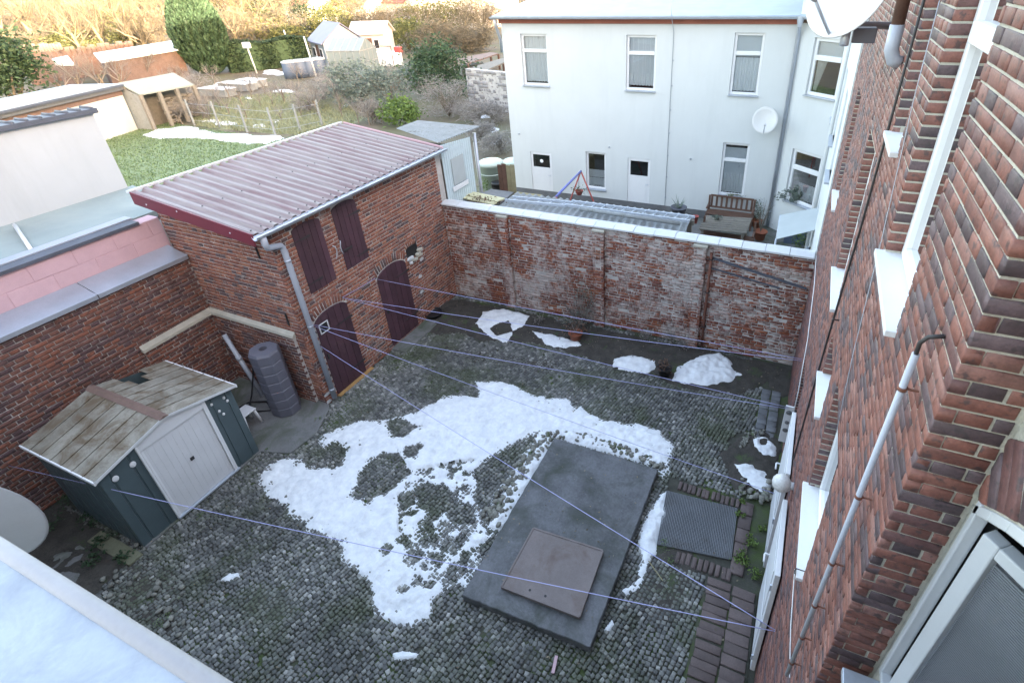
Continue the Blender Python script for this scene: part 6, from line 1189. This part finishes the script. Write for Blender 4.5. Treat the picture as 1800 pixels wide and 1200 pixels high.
# clipped egg-shaped cypress
def cypress(p, R, Hc, label):
    r = np.random.default_rng(4); n = 26000; z = r.random(n); prof_ = np.interp(z, [0, .06, .2, .4, .55, .75, 1], [.35, .66, .95, 1., .87, .52, .05]); a = r.uniform(0, 6.283, n); groove = .84+.18*np.abs(np.sin(a*11+3*np.sin(z*7+a)))*1.0; rr = R*prof_*groove*(1-.14*r.random(n)**2)
    C = np.array(p)+np.stack([np.cos(a)*rr, np.sin(a)*rr, .25+z*Hc], 1); d = np.stack([np.cos(a)*.35, np.sin(a)*.35, np.ones(n)], 1)+r.normal(0, .22, (n, 3)); d /= np.linalg.norm(d, axis=1)[:, None]; e_ = np.cross(d, r.normal(0, 1, (n, 3))); e_ /= np.linalg.norm(e_, axis=1)[:, None]; L = .34*r.uniform(.6, 1.3, (n, 1)); V = np.stack([C-d*L/2, C+e_*L*.22, C+d*L/2, C-e_*L*.22], 1)
    e = empty('cypress', p, label, 'tree'); link('crown', np_mesh('crown', V.reshape(-1, 3), np.arange(4*n).reshape(-1, 4), MT['cypress']), e); MB().lathe(np.array(p)+[0, 0, .2], [(R*f*.86, Hc*z_) for z_, f in ((.02, .4), (.2, .92), (.4, .98), (.55, .84), (.75, .48), (.97, .06))], 24).build('inner_foliage', 'hedge', e, smooth=True); MB().tube([np.array(p), np.array(p)+Z3*1.2], .25, 8).build('trunk', 'bark', e)
cypress(gz(374, 131), 2.35, 9.3, 'tall egg-shaped cypress, its top in the sun')
def hedge(a, b, w_, h, mat, label, n=9000, size=.16, name='hedge'):
    a, b = np.array(a), np.array(b); r = np.random.default_rng(n); L = np.linalg.norm(b-a); d = (b-a)/L; nn = np.array([-d[1], d[0], 0]); t = r.random((n, 1)); s = r.uniform(-1, 1, (n, 1)); z = r.random((n, 1)); k = r.integers(3, size=(n, 1)); s = np.where(k == 0, np.sign(s), s); z = np.where(k == 1, 1., z); P = a+d*L*t+nn*s*w_/2*(.92+.12*np.sin(t*L*2.1))+Z3*z*h*(.96+.06*np.sin(t*L*1.3))+r.normal(0, .06, (n, 3))
    e = empty(name, (a+b)/2, label, 'hedge'); link('foliage', np_mesh('foliage', *leaf_quads(P, size, r), MT[mat]), e); MB().obox((a+b)/2+Z3*h*.47, (d, nn, Z3), (L/2-.05, w_/2-.1, h*.47)).build('core', 'leaf', e)
hedge(gz(405, 128), gz(548, 112), 1.6, 2.7, 'hedge', 'dark clipped hedge between the cypress and the garden hut', 14000, .26)
leafy('evergreen_tree', gz(45, 205), (2.5, 2.5, 2.3), 5200, .30, 'leaf', 'round dark glossy evergreen at the far left', 'tree', None, (5, 3, 1.2, .12), 70, .55, .3, 0, 3.6)
leafy('garden_bush', gz(640, 186), (2.5, 2., 1.5), 3200, .22, 'sage', 'grey green feathery bush left of the dark bush', 'bush', None, (16, 2., 1.5, .03), 60)
leafy('garden_bush', gz(775, 170), (2.7, 2.2, 2.0), 4200, .26, 'leaf', 'big dark green bush before the rubble wall', 'bush', None, (14, 3.4, 2.4, .04), 26, .35, .3, .25, None, .30)
leafy('garden_bush', gz(790, 205), (2.1, 1.7, 1.2), 3000, .14, 'twigd', 'grey twiggy shrub in front of the dark bush', 'bush', None, (40, 2., 1.5, .02), 50)
leafy('garden_bush', gz(705, 220), (1.5, 1.2, .8), 1500, .22, 'lime_leaf', 'bright green low bush behind the outbuilding roof', 'bush', None, None, 40)
leafy('garden_bush', gz(690, 190), (1.6, 1.5, 1.3), 1800, .16, 'sage', 'sage bush in the middle of the shrub row', 'bush', None, (20, 2., 1.2, .03), 50)
leafy('garden_bush', gz(735, 150), (1.8, 1.6, 1.0), 1500, .2, 'sage', 'pale bush behind the dark one', 'bush', None, (10, 1.5, 1.2, .03), 40)
for i, (x, y, r1) in enumerate(((570, 178, 1.6), (600, 165, 1.8), (545, 195, 1.3), (840, 215, 1.2), (870, 215, 1.), (845, 245, .9), (880, 268, .9), (640, 165, 1.6), (585, 150, 1.6), (320, 205, 1.2), (350, 165, 1.5), (700, 150, 1.5))):
    leafy('bramble', gz(x, y), (r1, r1, r1*.55), 1500, .14, 'twigd', 'tangled grey bramble among the garden beds', 'bramble', 'grey brambles in the gardens', (24, r1*.9, r1*.8, .02), 40)
leafy('garden_bush', gz(660, 215), (1.1, 1., .7), 900, .14, 'twigd', 'low purple grey shrub behind the outbuilding roof', 'bush', None, (30, 1.4, 1., .02), 30)
for i in range(46):
    x, y = rs.uniform(300, 700), rs.uniform(140, 222); put_tree(TREED[i % 2], gz(x, y), rs.uniform(.35, .7), 'bare grey garden shrub among the beds', 'bare shrubs in the gardens', None, 'bare_shrub', 'shrub')
for x, y, s in ((345, 190, .8), (365, 205, .7), (150, 175, 1.3), (185, 172, 1.4), (220, 165, 1.2), (120, 180, 1.1), (560, 205, .8), (600, 195, .8), (270, 150, 1.1)): put_tree(TREED[int(x) % 2], gz(x, y), s, 'bare grey sapling standing in the shaded gardens', 'bare saplings in shade')
for i, (x, y, s) in enumerate(((30, 105, 1.9), (80, 100, 2.0), (120, 92, 1.6), (150, 110, 1.5), (190, 96, 1.8), (235, 92, 1.6), (265, 108, 1.3), (290, 80, 1.6), (10, 85, 2.2), (70, 75, 2.2), (140, 70, 2.2), (210, 72, 2.0), (265, 66, 2.0), (430, 75, 1.9), (465, 72, 1.8), (500, 70, 1.8), (410, 66, 2.2), (450, 58, 2.2), (495, 56, 2.2), (540, 62, 1.6), (420, 90, 1.2), (-30, 110, 1.8), (750, 80, 1.1), (790, 78, 1.1), (820, 75, 1.2), (850, 80, 1.1), (-20, 70, 2.4), (105, 60, 2.6), (175, 58, 2.6), (240, 55, 2.5), (300, 58, 2.4), (390, 55, 2.4))):
    put_tree(TREES[i % 3], gz(x, y), s*.95, 'bare golden tree in low sun, '+('at the far left' if x < 130 else 'left of the cypress' if x < 330 else 'between the cypress and the garden hut' if x < 560 else 'behind the white garden hut'), GT)
for i, (x, y, rx, rz, mt) in enumerate(((235, 85, 2.6, 1.8, 'goldleaf'), (585, 72, 3.5, 2.6, 'goldleaf'), (640, 62, 4, 2.6, 'twig'), (690, 66, 4, 2.4, 'twig'), (745, 60, 4.5, 2.6, 'goldleaf'), (800, 62, 4, 2.8, 'goldleaf'), (850, 66, 3.6, 2.8, 'twig'), (720, 88, 3.2, 1.8, 'goldleaf'), (770, 92, 3.0, 1.7, 'twig'), (830, 92, 2.6, 1.5, 'twig'), (610, 60, 4, 3, 'goldleaf'), (545, 66, 3, 2.6, 'hedge'), (515, 84, 2.4, 1.4, 'goldleaf'), (100, 62, 5, 3, 'twig'), (180, 64, 5, 3, 'twig'), (250, 60, 5, 3, 'twig'), (420, 62, 5, 3.4, 'goldleaf'), (480, 58, 5, 3.4, 'hedge'), (30, 68, 5, 3, 'twig'), (-10, 92, 4, 2.4, 'twig'), (45, 88, 4.5, 2.6, 'twig'), (95, 84, 4.5, 2.6, 'twig'), (135, 88, 4, 2.4, 'twig'), (175, 82, 4.5, 2.6, 'twig'), (215, 80, 4, 2.6, 'goldleaf'), (275, 84, 4, 2.6, 'twig'), (60, 108, 3, 1.8, 'twig'), (140, 104, 3, 1.8, 'goldleaf'), (430, 84, 4, 2.4, 'twig'), (470, 80, 4, 2.4, 'goldleaf'), (505, 78, 4, 2.6, 'twig'))):
    leafy('sunny_bush', gz(x, y), (rx, rx, rz), 2300 if mt != 'twig' else 4000, .34, mt, {'goldleaf': 'olive gold bush in low sun beyond the huts', 'twig': 'straw coloured twiggy bush in low sun', 'hedge': 'dark green conifer bush among the sunny trees'}[mt], 'bush', 'sunny bushes beyond the gardens', (14, rz*1.5, rx, .05), 50)
# far wood, far houses, snowy shed roofs
for qp, z_, lb in ((((165, 96), (308, 73), (322, 88), (178, 112)), 2.4, 'long low brick shed with snowy roof before the cypress'), (((92, 106), (120, 100), (132, 116), (98, 116)), 2.2, 'small brick shed with snowy roof beside the evergreen')):
    q = [np.array(gz(x, y, z_)) for x, y in qp]; e = empty('snowy_shed', q[0]*[1, 1, 0], lb, 'shed'); MB().prism(q, (0, 0, .12)).build('snow_roof', 'snow', e); c = sum(q)/4
    MB().prism([(p*.94+c*.06)*[1, 1, 0] for p in q], (0, 0, z_-.02)).build('wall', 'ruin', e)
for qp, h_, lb in ((((60, 150), (135, 138)), 2.6, 'ruined red brick wall behind the evergreen'), (((135, 138), (250, 118)), 2.0, 'ruined brick wall behind the bare saplings')):
    A, B_ = np.array(gz(*qp[0])), np.array(gz(*qp[1])); d = B_-A; L = np.linalg.norm(d); d /= L; nn = np.array([d[1], -d[0], 0]); e = empty('ruined_wall', A, lb, 'wall'); MB().obox((A+B_)/2+Z3*h_/2, (d, nn, Z3), (L/2, .2, h_/2)).build('core', 'ruin', e)
    for t in np.arange(.03, 1, .07): p = A+(B_-A)*t; MB().obox(p+Z3*(h_+rs.uniform(.1, .4)), (d, nn, Z3), (L*.03, .2, .4)).build('merlon', 'ruin', e)
for i, (x, y, w_, h) in enumerate(((800, 33, 16, 6), (650, 30, 13, 5), (720, 28, 14, 5), (560, 30, 12, 5), (860, 30, 12, 7))): hut(gz(x, y+16, 0), w_*.7, 8, h*.8, h*1.35, rs.uniform(-.6, .2), 'sunwhite', 'tile', 'pale sunlit house with red roof far beyond the gardens', 'far_house')
for o in bpy.data.objects:
    if o.name.startswith('far_house') and not o.parent: o['group'] = 'far sunlit houses'
r = np.random.default_rng(99); n = 42000; ang = r.uniform(math.radians(92), math.radians(152), n); dist = r.uniform(140, 330, n); ht = r.random(n)**.7*(7+5*np.sin(ang*40)+4*np.sin(ang*17+1)); P = np.stack([np.cos(ang)*dist, np.sin(ang)*dist, .3+np.abs(ht)], 1)
tag(link('far_wood', np_mesh('far_wood', *leaf_quads(P, 1.3, r, .6), MT['twig'])), 'bare winter wood on the horizon', 'wood', kind='stuff')

# ---- leaf litter and grit over the yard
r = np.random.default_rng(321); n = 900; P = np.stack([r.uniform(-8, .4, n), r.uniform(.5, 10, n), np.full(n, .045)], 1); P[:380] = np.stack([r.uniform(-8, .4, 380), 10.05-np.abs(r.normal(0, .9, 380)), np.full(380, .07)], 1)
P[380:480] = np.stack([r.uniform(-3.3, -1.5, 100), r.uniform(3.3, 6.2, 100), np.full(100, .155)], 1); k = ~((P[:, 0] > -3.45) & (P[:, 0] < -1.4) & (P[:, 1] > 3.1) & (P[:, 1] < 6.35) & (P[:, 2] < .1)); P = P[k]
a = r.uniform(0, 6.3, len(P)); L = r.uniform(.008, .024, len(P)); d = np.stack([np.cos(a), np.sin(a), r.normal(0, .15, len(P))], 1)*L[:, None]; e_ = np.stack([-np.sin(a), np.cos(a), r.normal(0, .2, len(P))], 1)*L[:, None]*.55
tag(link('leaf_litter', np_mesh('leaf_litter', np.stack([P-d, P+e_, P+d, P-e_], 1).reshape(-1, 3), np.arange(4*len(P)).reshape(-1, 4), leaf_mat('litter', (.19, .155, .11), .6))), 'fallen leaves and grit scattered over the yard', kind='stuff')
